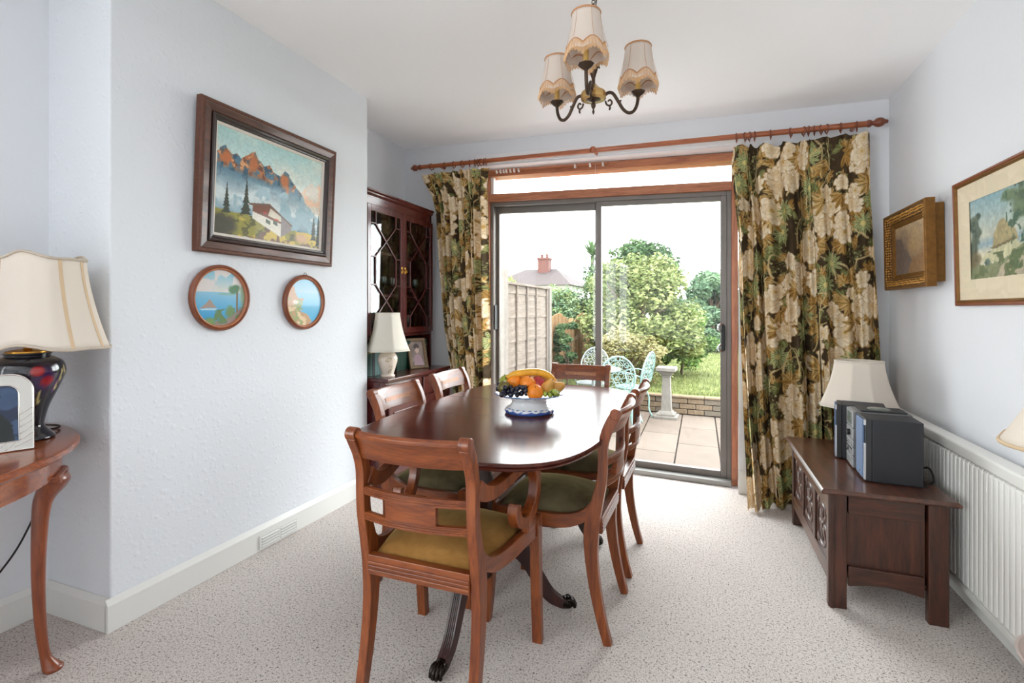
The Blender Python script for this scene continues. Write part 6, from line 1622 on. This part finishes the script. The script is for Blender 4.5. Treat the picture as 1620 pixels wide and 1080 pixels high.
def tree(name, label, cat, base, c, rad, n, size, pal, seed, clumps=50, trunk=0.05, grp=None, droop=0.0):
    r = thing(name, label, cat, base, 0, grp)
    c = tuple(Vector(c) - Vector(base))
    foliage(c, rad, n, size, pal, seed, clumps, droop=droop).parent = r
    g = random.Random(seed); tm = MB()
    tm.tube(catmull([(0, 0, 0), (c[0] * 0.4 + 0.03, c[1] * 0.4, c[2] * 0.5), (c[0], c[1], c[2])], 4), [trunk * (1 - 0.6 * i / 8) for i in range(9)], 8)
    for k in range(7):
        a = g.uniform(0, 2 * PI); e = g.uniform(-0.2, 0.8); tm.tube(catmull([(c[0] * 0.5, c[1] * 0.5, c[2] * (0.45 + 0.05 * k)), (c[0] + rad[0] * 0.4 * math.cos(a), c[1] + rad[1] * 0.4 * math.sin(a), c[2] + rad[2] * e * 0.4), (c[0] + rad[0] * 0.8 * math.cos(a), c[1] + rad[1] * 0.8 * math.sin(a), c[2] + rad[2] * e)], 3), [trunk * 0.5 * (1 - 0.1 * i) for i in range(7)], 6)
    tm.build('trunk', 'bark', r, smooth=True)
    return r
YG = [(72, 84, 48), (98, 110, 64), (126, 133, 82), (140, 142, 98)]
DG = [(44, 64, 42), (66, 88, 54), (92, 112, 70)]
VY = [(76, 84, 50), (112, 114, 70), (142, 134, 94), (132, 118, 80)]
BG = [(60, 84, 62), (88, 112, 84), (120, 140, 108)]
tree('large_shrub', 'large yellow-green shrub filling the middle of the garden view', 'shrub', (-1.05, 9.7, LZ), (-1.05, 9.7, 0.95), (1.15, 0.9, 1.2), 16000, 0.095, YG, 1, 80, grp='shrubs and trees in the garden')
tree('variegated_shrub', 'low cream and green variegated shrub behind the turquoise chairs', 'shrub', (-1.15, 8.55, LZ), (-1.15, 8.55, 0.32), (0.62, 0.45, 0.58), 6000, 0.065, VY, 2, 50, 0.03, grp='shrubs and trees in the garden')
tree('shrub', 'bright green rounded shrub at the edge of the lawn', 'shrub', (-0.35, 10.3, LZ), (-0.35, 10.3, 0.55), (0.55, 0.6, 0.8), 8000, 0.09, [(56, 80, 38), (86, 112, 52), (112, 132, 68)], 3, 45, 0.03, grp='shrubs and trees in the garden')
tree('tree', 'tall loose tree rising above the large shrub', 'tree', (-1.35, 12.6, LZ), (-1.35, 12.6, 2.0), (0.85, 0.8, 0.9), 6000, 0.12, DG, 4, 40, 0.08, grp='shrubs and trees in the garden')
tree('tree', 'broad leafy tree behind the door mullion', 'tree', (-2.05, 11.6, LZ), (-2.05, 11.6, 1.35), (0.62, 0.7, 1.0), 6500, 0.09, DG, 5, 60, 0.07, grp='shrubs and trees in the garden')
tree('hedge', 'mixed hedge growing over the tan fence', 'hedge', (-3.2, 11.2, LZ), (-3.2, 11.2, 0.95), (0.95, 0.9, 0.78), 7500, 0.085, BG + YG[1:3], 6, 60, 0.05, grp='shrubs and trees in the garden')
tree('climber', 'leafy climbing plant in front of the tan fence', 'plant', (-2.05, 7.98, LZ), (-2.05, 7.98, 0.62), (0.22, 0.18, 0.55), 1500, 0.085, DG, 7, 24, 0.015, grp='shrubs and trees in the garden', droop=0.3)
tree('hedge', 'yellowish hedge top showing above the lap fence', 'hedge', (-4.2, 9.4, LZ), (-4.2, 9.4, 1.35), (0.9, 0.7, 0.62), 4200, 0.08, YG[1:], 8, 40, 0.05, grp='shrubs and trees in the garden')
tree('tree', 'blue-green conifer at the far right of the garden view', 'tree', (0.35, 17.5, LZ), (0.35, 17.5, 1.55), (0.8, 0.7, 0.85), 9000, 0.16, BG, 9, 40, 0.08, grp='shrubs and trees in the garden', droop=0.4)
tree('shrub', 'grey-green shrub at the end of the lawn', 'shrub', (0.35, 16.2, LZ), (0.35, 16.2, 0.5), (0.9, 0.6, 0.75), 9000, 0.13, BG, 10, 40, 0.04, grp='shrubs and trees in the garden')
tree('hedge', 'dark hedge along the end of the garden right of the lawn', 'hedge', (2.6, 18.5, LZ), (2.6, 18.5, 0.6), (1.9, 0.8, 1.2), 9000, 0.18, DG, 12, 60, 0.05, grp='shrubs and trees in the garden')
tree('hedge', 'tall mixed hedge at the far end of the garden', 'hedge', (-1.3, 21, LZ), (-1.3, 21, 0.6), (2.6, 0.9, 1.5), 12000, 0.20, BG, 13, 70, 0.06, grp='shrubs and trees in the garden')
tree('hedge', 'tall hedge left of the far end of the garden', 'hedge', (-6.0, 17, LZ), (-6.0, 17, 0.6), (2.4, 1.0, 1.05), 6000, 0.14, DG, 14, 70, 0.06, grp='shrubs and trees in the garden')
tree('tree', 'golden leaved tree at the right end of the lawn', 'tree', (1.45, 20.5, LZ), (1.45, 20.5, 2.0), (1.0, 0.9, 1.1), 6000, 0.18, [(120, 112, 56), (150, 128, 70), (104, 120, 60)], 15, 40, 0.08, grp='shrubs and trees in the garden')
# palm
pm = thing('palm_tree', 'small palm with a round spiky crown above the hedge', 'tree', (-2.78, 13.4, LZ))
MB().tube([(0, 0, 0), (0.05, 0, 2.72)], [0.08, 0.05], 10).build('trunk', 'bark', pm, smooth=True)
g = random.Random(4); fr0 = MB()
for k in range(90):
    a = g.uniform(0, 2 * PI); e = g.uniform(-0.5, 1.35); L = g.uniform(0.40, 0.62)
    d = Vector((math.cos(a) * math.cos(e), math.sin(a) * math.cos(e), math.sin(e))); sd = d.cross(Vector((0, 0, 1))).normalized() * 0.030
    p0 = Vector((0.05, 0, 2.72)); p1 = p0 + d * L * 0.6; p2_ = p0 + d * L + Vector((0, 0, -0.10 * L))
    fr0.add([tuple(p0 - sd * 0.5), tuple(p0 + sd * 0.5), tuple(p1 + sd), tuple(p1 - sd), tuple(p2_)], [(0, 1, 2, 3), (3, 2, 4)])
fo2 = fr0.build('fronds', 'leaves', pm); paint_attr(fo2, np.tile(np.array((70, 92, 56.0)), (len(fo2.data.vertices), 1))); fo2['kind'] = 'stuff'

# house with a hipped roof far behind, and a red roofed outbuilding
hs = thing('house', 'distant bungalow with a brown hipped roof and brick chimney', 'house', (-9.95, 31, LZ))
MB().box(-2.6, 2.4, -1.5, 4.5, 0, 2.9).build('walls', 'render_white', hs)
MB().add([(-2.9, -1.8, 2.8), (2.7, -1.8, 2.8), (2.7, 4.8, 2.8), (-2.9, 4.8, 2.8), (-1.3, 1.4, 4.05), (0.9, 1.4, 4.05)], [(0, 1, 5, 4), (1, 2, 5), (2, 3, 4, 5), (3, 0, 4), (3, 2, 1, 0)]).build('roof', 'roof_tile', hs)
MB().add([(-6.2, 0.2, 2.7), (-2.0, 0.2, 2.7), (-2.0, 5, 2.7), (-6.2, 5, 2.7), (-5.2, 2.4, 3.75), (-1.6, 2.4, 3.75)], [(0, 1, 5, 4), (1, 2, 5), (2, 3, 4, 5), (3, 0, 4), (3, 2, 1, 0)]).build('side_roof', 'roof_tile', hs)
chm = MB().box(-0.15, 0.60, 0.6, 1.3, 3.4, 4.62).build('chimney', 'chimney_brick', hs, bevel=0.01)
MB().box(-0.20, 0.65, 0.55, 1.35, 4.62, 4.74).build('chimney_cap', 'chimney_brick', chm)
for x in (0.05, 0.38): MB().lathe([(0.10, 4.74), (0.09, 4.98), (0.11, 5.0), (0.0, 5.0)], 14, (x, 0.95, 0)).build('chimney_pot', 'chimney_brick', chm, smooth=40)
for x in (-1.7, 0.9): 
    wdw = MB().box(x - 0.5, x + 0.5, -1.54, -1.48, 1.0, 2.2).build('window', 'cast_white', hs); MB().box(x - 0.44, x + 0.44, -1.56, -1.53, 1.06, 2.14).build('pane', 'speaker_side', wdw)
h2 = thing('outbuilding', 'distant outbuilding with a red tiled roof at the right of the garden', 'shed', (0.6, 27, LZ))
MB().box(-1.0, 1.0, -1, 1, 0, 1.0).build('walls', 'render_white', h2)
MB().add([(-1.2, -1.2, 0.95), (1.2, -1.2, 0.95), (1.2, 1.2, 0.95), (-1.2, 1.2, 0.95), (-1.1, 0, 1.45), (1.1, 0, 1.45)], [(0, 1, 5, 4), (1, 2, 5), (2, 3, 4, 5), (3, 0, 4), (3, 2, 1, 0)]).build('roof', 'roof_red', h2)
